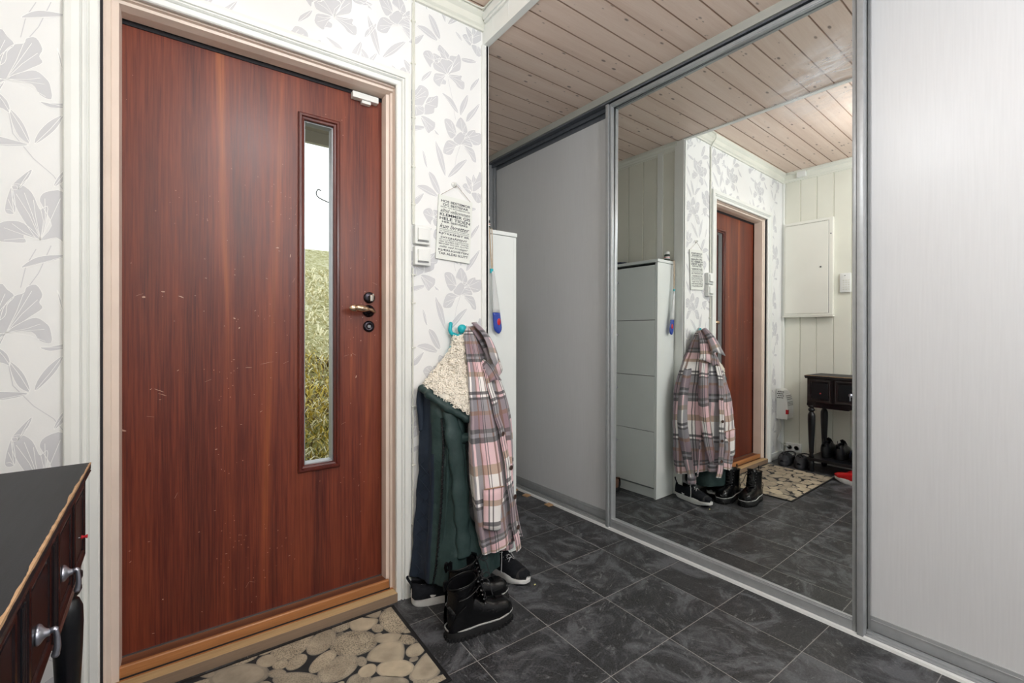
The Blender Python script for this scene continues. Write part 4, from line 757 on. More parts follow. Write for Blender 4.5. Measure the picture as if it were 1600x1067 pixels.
b = MB(); b.tube(catmull([(0, -.003, .004), (0, -.012, .004), (0, -.016, -.004), (.002, -.018, .006)], 5), .003, 8); b.build('prong', 'whiteplastic', t)

# ------------------------------------------------------------------ turquoise bendy-man hook
hk = tag(empty('coat_hook', (0.995, D, 1.085)), 'turquoise rubber coat hook shaped like a little climbing figure', 'coat hook')
b = MB(); b.tube([(0, 0, .01), (0, -.022, .01)], .010, 12); b.sphere((-.004, -.028, .004), .017, 16, (.85, .8, 1.35)); b.build('torso', 'teal', hk, smooth=True)
b = MB(); b.sphere((.022, -.040, .045), .021, 20); b.build('head', 'teal', hk, smooth=True)
b = MB(); b.tube(catmull([(-.010, -.028, .020), (-.026, -.030, .026), (-.032, -.028, .040), (-.027, -.024, .062), (-.026, -.022, .076)], 5), lambda t: .0085 if t < .95 else .005, 12); b.build('arm', 'teal', hk, smooth=True)
b = MB(); b.tube(catmull([(.008, -.030, .020), (.030, -.045, .010), (.048, -.062, .018), (.052, -.066, .034)], 5), .008, 12); b.build('arm', 'teal', hk, smooth=True)
b = MB(); b.tube(catmull([(-.008, -.026, -.012), (-.020, -.018, -.040), (-.029, -.012, -.072)], 5), lambda t: .0095, 12); b.sphere((-.029, -.012, -.072), .0095, 12); b.build('leg', 'teal', hk, smooth=True)
b = MB(); b.tube(catmull([(.004, -.026, -.012), (.016, -.014, -.034), (.022, -.010, -.066)], 5), .0095, 12); b.sphere((.022, -.010, -.066), .0095, 12); b.build('leg', 'teal', hk, smooth=True)

# ------------------------------------------------------------------ cloth materials
def plaid():
    s = NT('plaid_flannel', 0.9, 0, 0.15)
    uv = s.n('ShaderNodeUVMap'); uv.uv_map = 'UVMap'; x, y, z = s.sep(uv.outputs[0])
    wh, tn, pk, nv, mv, br, gr = (246, 241, 238), (178, 142, 116), (232, 188, 194), (20, 19, 32), (132, 103, 116), (124, 84, 66), (124, 122, 130)
    U = [(0, gr), (.19, wh), (.245, gr), (.37, br), (.42, pk), (.54, nv), (.565, wh), (.61, nv), (.635, wh), (.80, br), (.84, wh), (.90, nv), (.93, mv)]
    V = [(0, wh), (.14, tn), (.21, pk), (.37, nv), (.415, gr), (.455, nv), (.50, mv), (.66, br), (.71, gr), (.84, nv), (.875, wh), (.905, nv), (.945, wh)]
    a = s.ramp(s.math('FRACT', s.math('DIVIDE', x, 0.235)), U, 'CONSTANT'); c = s.ramp(s.math('FRACT', s.math('DIVIDE', y, 0.33)), V, 'CONSTANT')
    m = s.mix(0.5, a, c)
    d = s.mix(0.72, m, s.mix(1.0, a, c, 'DARKEN'))
    n = s.noise(s.coord('UV', (1, 1, 1)), 900, 2); w = s.noise(s.coord(), 60, 3)
    d = s.mix(0.16, d, s.ramp(n, [(0.3, (40, 36, 40)), (0.7, (240, 236, 236))]))
    s.col(d).bump(n, 0.35, 0.001); s.b.inputs['Sheen Weight'].default_value = 0.25
    return s.m
M['plaid'] = plaid()
def fabric(name, c, rough=.7, vary=14, bump=.3, sc=14, sheen=0.0, spec=0.3):
    s = NT(name, rough, 0, spec); v = s.coord(); n = s.noise(v, sc, 5)
    s.col(s.ramp(n, [(0.3, tuple(max(0, q-vary) for q in c)), (0.7, c)]))
    s.bump(s.noise(v, sc*2.2, 4), bump, 0.004); s.b.inputs['Sheen Weight'].default_value = sheen; return s.m
M['green'] = fabric('dark_green_parka', (50, 68, 67), .5, 12, .7, 22)
M['quilt'] = fabric('navy_quilted_lining', (38, 49, 64), .6, 8, .4, 18)
M['fleece'] = fabric('cream_sherpa_fleece', (252, 244, 230), .95, 10, .4, 60, .3)
M['blackfab'] = fabric('black_knit', (24, 26, 32), .85, 8, .4, 80)
M['patent'] = NT('black_patent_leather', 0.12, 0, 0.6, 0.6).m; M['patent'].node_tree.nodes['Principled BSDF'].inputs['Base Color'].default_value = lin((14, 14, 17))
s = NT('black_patent_leather', 0.13, 0, 0.3, 0.0); s.setc((9, 9, 11)); s.bump(s.noise(s.coord(), 34, 4, .6, 1.2), 0.45, 0.004); M['patent'] = s.m
M['rubber'] = paint('black_rubber_sole', (20, 20, 22), .6, 5, 30, bump=.2, bscale=120)
M['whitesole'] = paint('white_foam_sole', (232, 232, 230), .6, 14, 20)
M['lace'] = paint('pale_lace', (196, 196, 196), .8, 20, 90)
M['blacklace'] = paint('black_lace', (26, 26, 30), .7, 6, 90)
M['stitch'] = paint('white_welt_stitch', (190, 190, 188), .7, 60, 500)
M['inner'] = paint('dark_shoe_lining', (9, 9, 12), .95, 3, spec=.1)
M['button'] = paint('dark_brown_button', (74, 50, 42), .3, 14, 100)

def drape(name, levels, parent, mats, folds=(), nper=10, nz=10, uvw=1.0, uvh=1.0, uv0=(0, 0), seed=0, mfun=None, rough_=0.0035, solid=.003, cap_top=False, cap_bot=False):
    """closed hanging tube of cloth: levels = list of loops of 3-D control points (top to bottom)"""
    m = len(levels[0]); cols = []
    for k in range(m): cols.append(catmull([L[k] for L in levels], nz))
    rows = len(cols[0]); R = []; Vc = []
    for j in range(rows):
        loop = catmull([cols[k][j] for k in range(m)], nper, True); c = sum(loop, Vector())/len(loop)
        t = j/(rows-1); out = []
        for i, p in enumerate(loop):
            u = i/len(loop); n = p-c; n.z = 0
            if n.length > 1e-6: n.normalize()
            d = 0
            for (freq, amp, ph, drift, pw) in folds: d += amp*(t**pw)*math.sin(2*PI*(freq*u+ph+drift*t))
            d += rough_*noise.noise(Vector((p.x*14+seed, p.y*14, p.z*9)))*2+.5*rough_*noise.noise(Vector((p.x*40, p.y*40+seed, p.z*24)))*2
            out.append(p+n*d)
        R.append(out)
    b = MB(); N = len(R[0])
    b.rings(R, True, cap_top, cap_bot, uv=lambda i, j: (uv0[0]+i/N*uvw, uv0[1]+(rows-1-j)/(rows-1)*uvh), mfun=mfun)
    return b.build(name, mats, parent, smooth=True, solid=solid, recalc=True)

# green parka -------------------------------------------------------
pk_ = tag(empty('winter_parka', (0.97, D, 1.10)), 'dark green winter parka with a cream sherpa-lined hood hanging on the turquoise hook', 'jacket')
def rel(L, o): return [[Vector(p)-Vector(o) for p in l] for l in L]
PO = (0.97, D, 1.10)
def lv(z, L, F1, F2, R, B=None, dz=(0, 0, 0, 0)):
    B = B or ((L[0]+R[0])/2, 1.812)
    return [(L[0], L[1], z+dz[0]), (F1[0], F1[1], z+dz[1]), (F2[0], F2[1], z+dz[2]), (R[0], R[1], z+dz[3]), (R[0]-.02, 1.812, z), (B[0]-.04, 1.814, z), (L[0]+.02, 1.814, z)]
G = [lv(.87, (.835, 1.79), (.85, 1.73), (.90, 1.69), (.985, 1.70), dz=(-.0, -.02, -.06, -.10)),
     lv(.80, (.828, 1.785), (.845, 1.71), (.91, 1.665), (.985, 1.69), dz=(0, -.01, -.03, -.05)),
     lv(.66, (.822, 1.785), (.850, 1.70), (.925, 1.650), (.985, 1.70)),
     lv(.50, (.815, 1.785), (.848, 1.695), (.93, 1.635), (.985, 1.70)),
     lv(.33, (.803, 1.785), (.840, 1.69), (.935, 1.62), (1.00, 1.69)),
     lv(.19, (.792, 1.785), (.832, 1.685), (.94, 1.605), (1.12, 1.655)),
     lv(.095, (.785, 1.785), (.826, 1.68), (.935, 1.60), (1.13, 1.65))]
def gm(i, j):
    u = i/70.0  # 7 ctrl * 10
    # lining shows between the left edge and the zip
    lim = lerp(.10, .125, min(1, j/40))
    return 1 if (u < lim or u > .93) else 0
drape('body', rel(G, PO), pk_, ['green', 'quilt'], folds=((9, .006, .1, .15, .6), (17, .0035, .4, -.2, .5), (5, .007, .3, .1, 1.0)), mfun=gm, seed=3, cap_top=True)
# quilt seams on the lining
b = MB()
for k in range(13):
    z = .84-.058*k
    for sgn in (1, -1):
        P = []
        for q in range(7):
            u = q/6; zz = z+sgn*.03*(u-.5)*2-.02; tt = (0.87-zz)/.775; xL = lerp(.833, .786, max(0, min(1, tt)))
            P.append(Vector((lerp(xL-.002, xL+.032, u), lerp(1.782, 1.715, u)-.003, zz))-Vector(PO))
        b.tube(P, .0012, 5)
b.build('quilt_seam', 'quilt', pk_, smooth=True)
# zip along the opening
zp = catmull([(.866, 1.685, .76), (.868, 1.672, .66), (.862, 1.668, .55), (.856, 1.668, .42), (.846, 1.672, .28), (.836, 1.676, .16), (.826, 1.682, .10)], 14)
b = MB(); b.tube([p-Vector(PO) for p in zp], .0045, 8, flat=.6)
for p in zp[::2]: b.box(p.x-PO[0]-.005, p.x-PO[0]+.005, p.y-PO[1]-.006, p.y-PO[1]+.001, p.z-PO[2]-.0018, p.z-PO[2]+.0018)
b.build('zip', paint('black_zip', (22, 22, 26), .4, 10, 80), pk_)
b = MB(); b.tube([p-Vector(PO)+Vector((.020, -.010, 0)) for p in zp], lambda t: .009+.003*math.sin(9*t), 10, flat=.5); b.build('storm_flap', 'green', pk_, smooth=True)
# pocket with flap and tab
b = MB(); R = []
for j in range(5):
    R.append([Vector((lerp(.895, .995, i/8), lerp(1.664, 1.656, i/8)-.004-.010*math.sin(PI*j/4)**.6, .70-.010*i/8-.011*j))-Vector(PO) for i in range(9)])
b.rings(R, False); b.build('pocket_flap', 'green', pk_, smooth=True, solid=.004)
b = MB(); b.box(.960-PO[0], .972-PO[0], 1.632-PO[1], 1.646-PO[1], .618-PO[2], .660-PO[2], .002); b.build('pocket_tab', 'blackfab', pk_)
# sleeve hanging between the lining and the pocket
SL = [(.885, 1.70, .845), (.900, 1.668, .76), (.912, 1.648, .62), (.925, 1.632, .45), (.93, 1.622, .30), (.935, 1.615, .20)]
b = MB(); pts = catmull([Vector(p)-Vector(PO) for p in SL], 8)
b.tube(pts, lambda t: .030+.006*math.sin(PI*t)+.0035*math.sin(46*t)+.003*math.sin(21*t+1), 20, flat=.45); b.build('sleeve', 'green', pk_, smooth=True)
# rolled green edge of the hood
b = MB(); b.tube([Vector(p)-Vector(PO) for p in catmull([(.828, 1.78, .88), (.826, 1.74, .87), (.845, 1.70, .845), (.90, 1.668, .80), (.96, 1.655, .765), (1.012, 1.655, .735), (1.03, 1.69, .73)], 7)], lambda t: .020+.005*math.sin(PI*t)+.0035*math.sin(30*t)+.0025*math.sin(57*t), 16, flat=.7); b.build('hood_edge', 'green', pk_, smooth=True)
b = MB(); b.tube([Vector(p)-Vector(PO) for p in catmull([(.832, 1.80, .87), (.822, 1.79, .82), (.826, 1.785, .76), (.832, 1.785, .70)], 6)], .020, 14, flat=.6); b.build('shoulder', 'quilt', pk_, smooth=True)
# sherpa lining: cone of curls from the hook down
HL = [[(.996, 1.795, 1.102), (.994, 1.775, 1.098), (1.002, 1.768, 1.100), (1.010, 1.770, 1.108), (1.020, 1.780, 1.10), (1.0, 1.798, 1.10)],
      [(.975, 1.795, 1.04), (.975, 1.752, 1.035), (.975, 1.735, 1.03), (1.010, 1.738, 1.03), (1.025, 1.765, 1.03), (.99, 1.80, 1.03)],
      [(.912, 1.795, .96), (.917, 1.725, .955), (.94, 1.700, .94), (.995, 1.700, .925), (1.02, 1.75, .94), (.96, 1.805, .95)],
      [(.850, 1.795, .895), (.855, 1.705, .885), (.90, 1.668, .86), (.985, 1.655, .83), (1.02, 1.73, .84), (.94, 1.805, .87)],
      [(.838, 1.79, .872), (.850, 1.700, .858), (.905, 1.658, .815), (.992, 1.645, .762), (1.02, 1.72, .78), (.94, 1.80, .85)]]
def bumpy(P): return rel(P, PO)
hood = drape('hood_lining', bumpy(HL), pk_, ['fleece'], folds=((3, .006, 0, 0, .5),), nper=16, nz=16, rough_=.006, seed=9, cap_top=True, cap_bot=True, solid=0)
random.seed(5); b = MB(); me = hood.data; fcs = [p for p in me.polygons if p.normal.y < .35 and p.area > 1e-6]
wts = [p.area for p in fcs]
for k in range(1300):
    p = random.choices(fcs, wts)[0]; vs = [me.vertices[i].co for i in p.vertices]; u, v_ = random.random(), random.random()
    c = vs[0]*(1-u)*(1-v_)+vs[1]*u*(1-v_)+vs[2]*u*v_+vs[3 % len(vs)]*(1-u)*v_
    n = p.normal; a = n.orthogonal().normalized(); a.rotate(Matrix.Rotation(random.uniform(0, 2*PI), 3, n)); d = n.cross(a); r = random.uniform(.0045, .0085)
    P = [c+n*(.001+.0085*math.sin(PI*q/6)+.001*random.random())+a*r*math.cos(q*.95)+d*r*math.sin(q*.95)-Vector((0, 0, .0007*q)) for q in range(7)]
    b.tube(P, random.uniform(.0016, .0026), 5, cap=False)
tag(b.build('fleece_curl', 'fleece', pk_, smooth=True), kind='stuff')

# plaid shirt jacket ------------------------------------------------
SO = (1.055, D, 1.15)
ps = tag(empty('plaid_shirt', SO), 'pink, white and navy plaid overshirt hanging from the turquoise hook beside the parka', 'shirt')
def pl(z, L, F, P, S, R, dz=(0, 0, 0, 0, 0), back=None):
    bk = back or [(R[0]-.03, min(1.812, R[1]+.02)), ((L[0]+R[0])/2+.045, lerp(L[1], 1.80, .80)), (L[0]+.045, lerp(L[1], 1.80, .42))]
    return [(q[0], q[1], z+d) for q, d in zip((L, F, P, S, R), dz)]+[(q[0], q[1], z) for q in bk]
PL = [pl(1.142, (1.028, 1.752), (1.035, 1.745), (1.045, 1.742), (1.058, 1.748), (1.066, 1.762), back=[(1.06, 1.772), (1.045, 1.775), (1.033, 1.768)]),
      pl(1.085, (1.005, 1.728), (1.028, 1.715), (1.055, 1.712), (1.082, 1.735), (1.098, 1.775), back=[(1.08, 1.79), (1.05, 1.79), (1.02, 1.77)]),
      pl(1.0, (.992, 1.69), (1.018, 1.668), (1.055, 1.668), (1.105, 1.715), (1.140, 1.785)),
      pl(.91, (.980, 1.655), (1.015, 1.630), (1.058, 1.636), (1.135, 1.700), (1.200, 1.790)),
      pl(.80, (.966, 1.618), (1.010, 1.598), (1.070, 1.610), (1.150, 1.700), (1.245, 1.800)),
      pl(.68, (.955, 1.590), (1.010, 1.575), (1.090, 1.592), (1.175, 1.700), (1.275, 1.802)),
      pl(.50, (.953, 1.565), (1.020, 1.552), (1.110, 1.578), (1.190, 1.695), (1.280, 1.800)),
      pl(.36, (.968, 1.560), (1.030, 1.545), (1.120, 1.570), (1.195, 1.685), (1.275, 1.795)),
      pl(.27, (.985, 1.562), (1.045, 1.545), (1.130, 1.568), (1.200, 1.675), (1.268, 1.790), dz=(-.02, -.01, .01, -.02, -.04)),
      pl(.235, (.992, 1.563), (1.050, 1.546), (1.134, 1.568), (1.200, 1.672), (1.262, 1.788), dz=(-.022, -.02, .0, -.035, -.06))]
drape('body', rel(PL, SO), ps, ['plaid'], folds=((6, .008, .25, .05, .5), (11, .005, .0, .2, .6), (3, .006, .6, .1, .9)), nper=12, nz=10, uvw=.86, uvh=1.0, uv0=(.03, .02), seed=1, cap_top=False)
# button placket running down the ridge
PK = [(1.052, 1.652, .965), (1.056, 1.628, .90), (1.066, 1.606, .82), (1.078, 1.594, .75), (1.094, 1.584, .68), (1.108, 1.574, .58), (1.120, 1.567, .47), (1.132, 1.562, .36), (1.146, 1.560, .26), (1.166, 1.562, .185)]
pp = catmull([Vector(p)-Vector(SO) for p in PK], 8); b = MB(); R = []
for i, p in enumerate(pp):
    w = .020; dirv = Vector((.86, .40, .12)); nrm_ = Vector((.35, -.93, 0))
    R.append([p+dirv*w*q+nrm_*(.007+.003*(1-q*q)+.002*math.sin(i*.5)) for q in (-1, -.5, 0, .5, 1)])
b.rings(R, False, uv=lambda i, j: (.125+i*.010, 1.12-j*.0105)); b.build('placket', 'plaid', ps, smooth=True, solid=.003)
for (x, y, z) in ((1.060, 1.610, .818), (1.090, 1.588, .687), (1.118, 1.568, .544), (1.134, 1.562, .42), (1.148, 1.558, .29)):
    b = MB(); Mx = Matrix.Translation(Vector((x+.006, y-.012, z))-Vector(SO)) @ Matrix.Rotation(math.radians(22), 4, 'Z')
    vs = b.lathe([(.0095, 0), (.0105, .0015), (.0100, .004), (.007, .0035), (.0065, .003)], (0, 0, 0), '-Y', 18)
    for row in vs:
        for v in row: v.co = Mx @ v.co
    b.build('button', 'button', ps, smooth=True)
# collar: two pointed leaves falling from the hook
def leaf_strip(name, top, bot, w0, w1, side, uv0, mat='plaid', n=9, bulge=.02, tip=.02):
    b = MB(); R = []
    T, B = Vector(top)-Vector(SO), Vector(bot)-Vector(SO); ax = (B-T); sd = Vector(side); sd.normalize()
    nn = ax.cross(sd).normalized()
    if nn.y > 0: nn = -nn
    for j in range(n+1):
        u = j/n; w = lerp(w0, w1, u); c = T+ax*u+nn*bulge*math.sin(PI*u)
        R.append([c+sd*w*(q/3-1)+nn*(.012*(1-abs(q/3-1)**2)) + ax.normalized()*(tip*(q/3-1) if u > .9 else 0) for q in range(7)])
    b.rings(R, False, uv=lambda i, j: (uv0[0]+i*w1*.30, uv0[1]-j*ax.length/n)); return b.build(name, mat, ps, smooth=True, solid=.005)
leaf_strip('collar', (1.048, 1.730, 1.150), (1.085, 1.612, .985), .020, .044, (.80, .40, -.30), (.02, .55), tip=-.035)
leaf_strip('collar', (1.052, 1.748, 1.140), (1.130, 1.660, .925), .028, .056, (.80, .40, .05), (.3, .9), tip=-.02)
leaf_strip('yoke', (1.040, 1.700, 1.00), (1.090, 1.625, .905), .016, .034, (.8, .4, .45), (.10, .33))
b = MB(); b.tube([Vector(p)-Vector(SO) for p in catmull([(1.062, 1.758, 1.150), (1.074, 1.752, 1.160), (1.082, 1.756, 1.150), (1.080, 1.762, 1.132)], 6)], .0028, 8); b.build('hanging_loop', 'lace', ps, smooth=True)
# sleeves
def sleeve(name, P, r, uv0, fold=1.0):
    b = MB(); pts = catmull([Vector(p)-Vector(SO) for p in P], 8); R = []; n = 22; N = len(pts)
    for i, p in enumerate(pts):
        t = i/(N-1); rr = r(t)
        R.append([p+Vector((rr*math.cos(2*PI*k/n), rr*.62*math.sin(2*PI*k/n), 0)) + Vector((.004, -.004, 0))*fold*math.sin(4*PI*k/n+7*t)+Vector((0, 0, .003*math.sin(6*PI*k/n+12*t))) for k in range(n)])
    b.rings(R, True, uv=lambda i, j: (uv0[0]+i/n*.30, uv0[1]-j/(N-1)*.62)); return b.build(name, 'plaid', ps, smooth=True, solid=.004)
sleeve('sleeve', [(1.100, 1.685, .95), (1.128, 1.680, .84), (1.145, 1.672, .70), (1.152, 1.655, .54), (1.155, 1.630, .40), (1.148, 1.605, .25)], lambda t: .032+.014*math.sin(PI*min(1, t*1.05))**.6+(.0 if t < .9 else -.004), (.1, .75))
sleeve('sleeve', [(1.185, 1.765, .88), (1.222, 1.770, .72), (1.238, 1.770, .52), (1.228, 1.745, .32), (1.215, 1.715, .145)], lambda t: .030+.016*math.sin(PI*min(1, t*1.1))**.6, (.25, .62))
for (c, r_) in (((1.148, 1.605, .262), .040), ((1.215, 1.715, .165), .034)):
    b = MB(); R = []
    for k in range(4):
        R.append([Vector(c)-Vector(SO)+Vector((r_*1.03*math.cos(2*PI*q/22), r_*.66*math.sin(2*PI*q/22), -.045+.045*k/3)) for q in range(22)])
    b.rings(R, True, uv=lambda i, j: (.02+i*.012, .1+j*.015)); b.build('cuff', 'plaid', ps, smooth=True, solid=.004)
# patch pocket and front edge
b = MB(); R = []
for j in range(8):
    R.append([Vector((lerp(.980, 1.098, i/8), 1.557+.008*math.sin(PI*i/8)*-1+.0004*i*i-.012*math.sin(PI*i/8)-.014, .475-.022*j+.010*math.sin(PI*i/8)*(j < 1)-(i-4)*.002+(-.012*math.sin(PI*i/8) if j == 7 else 0)))-Vector(SO) for i in range(9)])
b.rings(R, False, uv=lambda i, j: (.11+i*.0148, .44-j*.022)); b.build('pocket', 'plaid', ps, smooth=True, solid=.005)
b = MB(); b.tube([Vector((lerp(.980, 1.098, i/12), 1.557-.020*math.sin(PI*i/12)-.018+.00018*i*i, .477+.010*math.sin(PI*i/12)-(i*8/12-4)*.002))-Vector(SO) for i in range(13)], .0025, 6); b.build('pocket_edge', paint('tan_edge', (168, 136, 112), .8, 12), ps, smooth=True)
b = MB(); R = []
fe = catmull([Vector(p)-Vector(SO) for p in ((1.205, 1.66, .42), (1.225, 1.655, .32), (1.240, 1.652, .24), (1.256, 1.650, .185))], 6)
for p in fe: R.append([p+Vector((-.012, .010, 0)), p, p+Vector((.006, .006, 0))])
b.rings(R, False, uv=lambda i, j: (.2+i*.02, .5-j*.012)); b.build('front_edge', 'plaid', ps, smooth=True, solid=.005)

# ------------------------------------------------------------------ footwear
def loft_shoe(par, L, prof, mats, name='upper', n=26, inner='inner'):
    """prof: list of (t, halfwidth, height, rim halfwidth, rim depth, side offset, base z)"""
    R = []
    def interp(t):
        for a, c in zip(prof, prof[1:]):
            if t <= c[0]:
                u = (t-a[0])/(c[0]-a[0]); u = u*u*(3-2*u); return [lerp(a[i], c[i], u) for i in range(7)]
        return list(prof[-1])
    NS = 30; K = 12
    for s_ in range(NS+1):
        t = s_/NS; _, w, h, r, d, off, bz = interp(t); ring = []
        for k in range(K+1):
            a = PI/2*k/K; x = w*math.cos(a)**.75; z = h*math.sin(a)**.8
            x = max(x, r) if a > .6 else x
            ring.append((x+0, bz+z))
        ring[-1] = (r, bz+h)
        inn = [(r*.86, bz+h-d*.25), (r*.84, bz+h-d), (0, bz+h-d*1.02)]
        full = ring+inn; left = [(-x, z) for x, z in full[::-1][1:]]
        R.append([Vector((t*L, off+y, z)) for y, z in full+left])
    b = MB(); N = len(R[0])
    b.rings(R, False, mfun=lambda i, j: 1 if K+1 <= i <= N-K-3 else 0)
    for q, fl in ((R[0], 1), (R[-1], 0)):
        pass
    return b.build(name, [mats, inner], par, smooth=True)
def outline(L, W, n=40, toe=.55, heel=.62, shift=0.0):
    """sole outline, heel at x=0, toe at x=L"""
    P = []
    for k in range(n):
        a = 2*PI*k/n; x = (1-math.cos(a))/2; y = math.sin(a)
        sg = 1 if y >= 0 else -1
        w = W*(abs(y)**.62)*(heel+(1-heel)*(x**1.0) if x < .65 else 1-(x-.65)**2*1.2)
        w *= 1-.14*math.exp(-((x-.42)/.16)**2)
        P.append((x*L, sg*w+shift*math.sin(PI*x)))
    return P
def sole(par, P, levels, mat, name='sole'):
    """levels: (z function of x/L or number, scale)"""
    b = MB(); cx = sum(p[0] for p in P)/len(P); L = max(p[0] for p in P); R = []
    for z, sc in levels:
        R.append([Vector((cx+(x-cx)*sc, y*sc, z(x/L) if callable(z) else z)) for x, y in P])
    b.rings(R, True, True, True); return b.build(name, mat, par, smooth=False, autos=50)

def boot(name, loc, rz, label):
    r = tag(empty(name, loc, (0, 0, rz)), label, 'boot', 'black patent lace-up boots')
    L, W = .274, .056
    P = outline(L, W, 44, heel=.84)
    sole(r, P, [(.0, .985), (.003, 1.0), (.034, 1.0), (.036, .985)], 'rubber')
    b = MB()
    for k in range(0, 44):
        x, y = P[k]; b.box(x-.004, x+.004, y*.99-.004, y*.99+.004, .0005, .012)
    b.build('tread', 'rubber', r)
    b = MB(); Q = [(L/2+(x-L/2)*1.0, y*.992, .0385) for x, y in P]; b.tube(Q+[Q[0]], .0030, 6); b.build('welt', 'stitch', r, smooth=True)
    prof = [(0, .022, .085, 0, 0, 0, .036), (.05, .036, .092, 0, 0, 0, .036), (.18, .041, .100, 0, 0, 0, .036), (.38, .039, .096, 0, 0, 0, .036), (.55, .043, .070, 0, 0, 0, .036), (.72, .046, .056, 0, 0, 0, .036), (.88, .042, .050, 0, 0, 0, .036), (.96, .030, .036, 0, 0, 0, .036), (.99, .016, .018, 0, 0, 0, .036)]
    loft_shoe(r, L, prof, 'patent', 'foot')
    # shaft
    b = MB(); R = []; RI = []; n = 30
    lev = [(.060, .064, .058, .040), (.090, .063, .060, .041), (.120, .060, .055, .040), (.150, .062, .053, .041), (.185, .064, .056, .043), (.196, .064, .057, .0435)]
    for z, cx, rx, ry in lev: R.append([Vector((cx+rx*math.cos(2*PI*k/n), ry*math.sin(2*PI*k/n), z+.012*math.cos(2*PI*k/n)*(z > .17)+.002*math.sin(3*2*PI*k/n))) for k in range(n)])
    for z, cx, rx, ry in lev[::-1]: RI.append([Vector((cx+(rx-.006)*math.cos(2*PI*k/n), (ry-.006)*math.sin(2*PI*k/n), z+.012*math.cos(2*PI*k/n)*(z > .17))) for k in range(n)])
    b.rings(R+RI, True, False, True, mfun=lambda i, j: 1 if j > 5 else 0); sh_ = b.build('shaft', ['patent', 'inner'], r, smooth=True)
    b = MB(); b.tube([v.co.copy() for v in []] or [Vector((.064+.064*math.cos(2*PI*k/30), .0437*math.sin(2*PI*k/30), .197+.012*math.cos(2*PI*k/30))) for k in range(30)], .0028, 8, closed=True, cap=False); b.build('collar', 'patent', r, smooth=True)
    # tongue and laces at the front of the shaft
    b = MB(); R = []
    for j in range(7):
        u = j/6; x = lerp(.156, .126, u)-.0; z = lerp(.100, .215, u); R.append([Vector((x+.004-.012*abs(q-2)/2, (q-2)*.013, z)) for q in range(5)])
    b.rings(R, False); b.build('tongue', 'patent', r, smooth=True, solid=.004)
    b = MB()
    for j in range(6):
        z = .098+.018*j; x = lerp(.163, .130, j/5); sg = 1 if j % 2 else -1
        b.tube(catmull([(x-.016, -.026*sg, z), (x+.004, 0, z+.008), (x-.016, .026*sg, z+.016)], 4), .0022, 6)
    for sg in (1, -1):
        b.tube(catmull([(.140, .006*sg, .190), (.162, .022*sg, .182), (.168, .030*sg, .155), (.172, .040*sg, .130)], 5), .0020, 6)
        b.tube(catmull([(.140, .006*sg, .190), (.160, .010*sg, .206), (.168, .026*sg, .196), (.150, .018*sg, .186)], 5), .0020, 6)
    b.build('laces', 'blacklace', r, smooth=True)
    for sg in (1, -1):
        b = MB()
        for j in range(6): b.sphere((lerp(.147, .116, j/5), sg*.028, .100+.018*j), .003, 8)
        b.build('eyelet_row', 'steel', r, smooth=True)
    # strap with buckle on the outer side and pull tab
    b = MB(); b.tube(catmull([(.030, -.040, .150), (.060, -.046, .156), (.090, -.045, .168), (.118, -.036, .182)], 5), .007, 8, flat=.35); b.build('strap', 'patent', r, smooth=True)
    b = MB(); b.tube(catmull([(-.002, 0, .175), (-.008, 0, .195), (-.004, 0, .212), (.006, 0, .200)], 4), .005, 8, flat=.4); b.build('pull_tab', 'patent', r, smooth=True)
    b = MB(); b.tube(catmull([(.196, -.034, .070), (.205, 0, .094), (.196, .034, .070)], 8), .0022, 6); b.build('toe_seam', 'patent', r, smooth=True)
    b = MB(); b.tube(catmull([(.01, -.030, .06), (.028, -.041, .10), (.06, -.045, .125)], 6), .0018, 6); b.build('seam', 'patent', r, smooth=True)
    return r
boot('ankle_boot', (.776, 1.475, 0), math.radians(-4), 'front black patent lace-up boot with chunky stitched sole, nearest the viewer')
boot('ankle_boot', (.842, 1.592, 0), math.radians(-3), 'rear black patent lace-up boot tucked between the front boot and the coats')

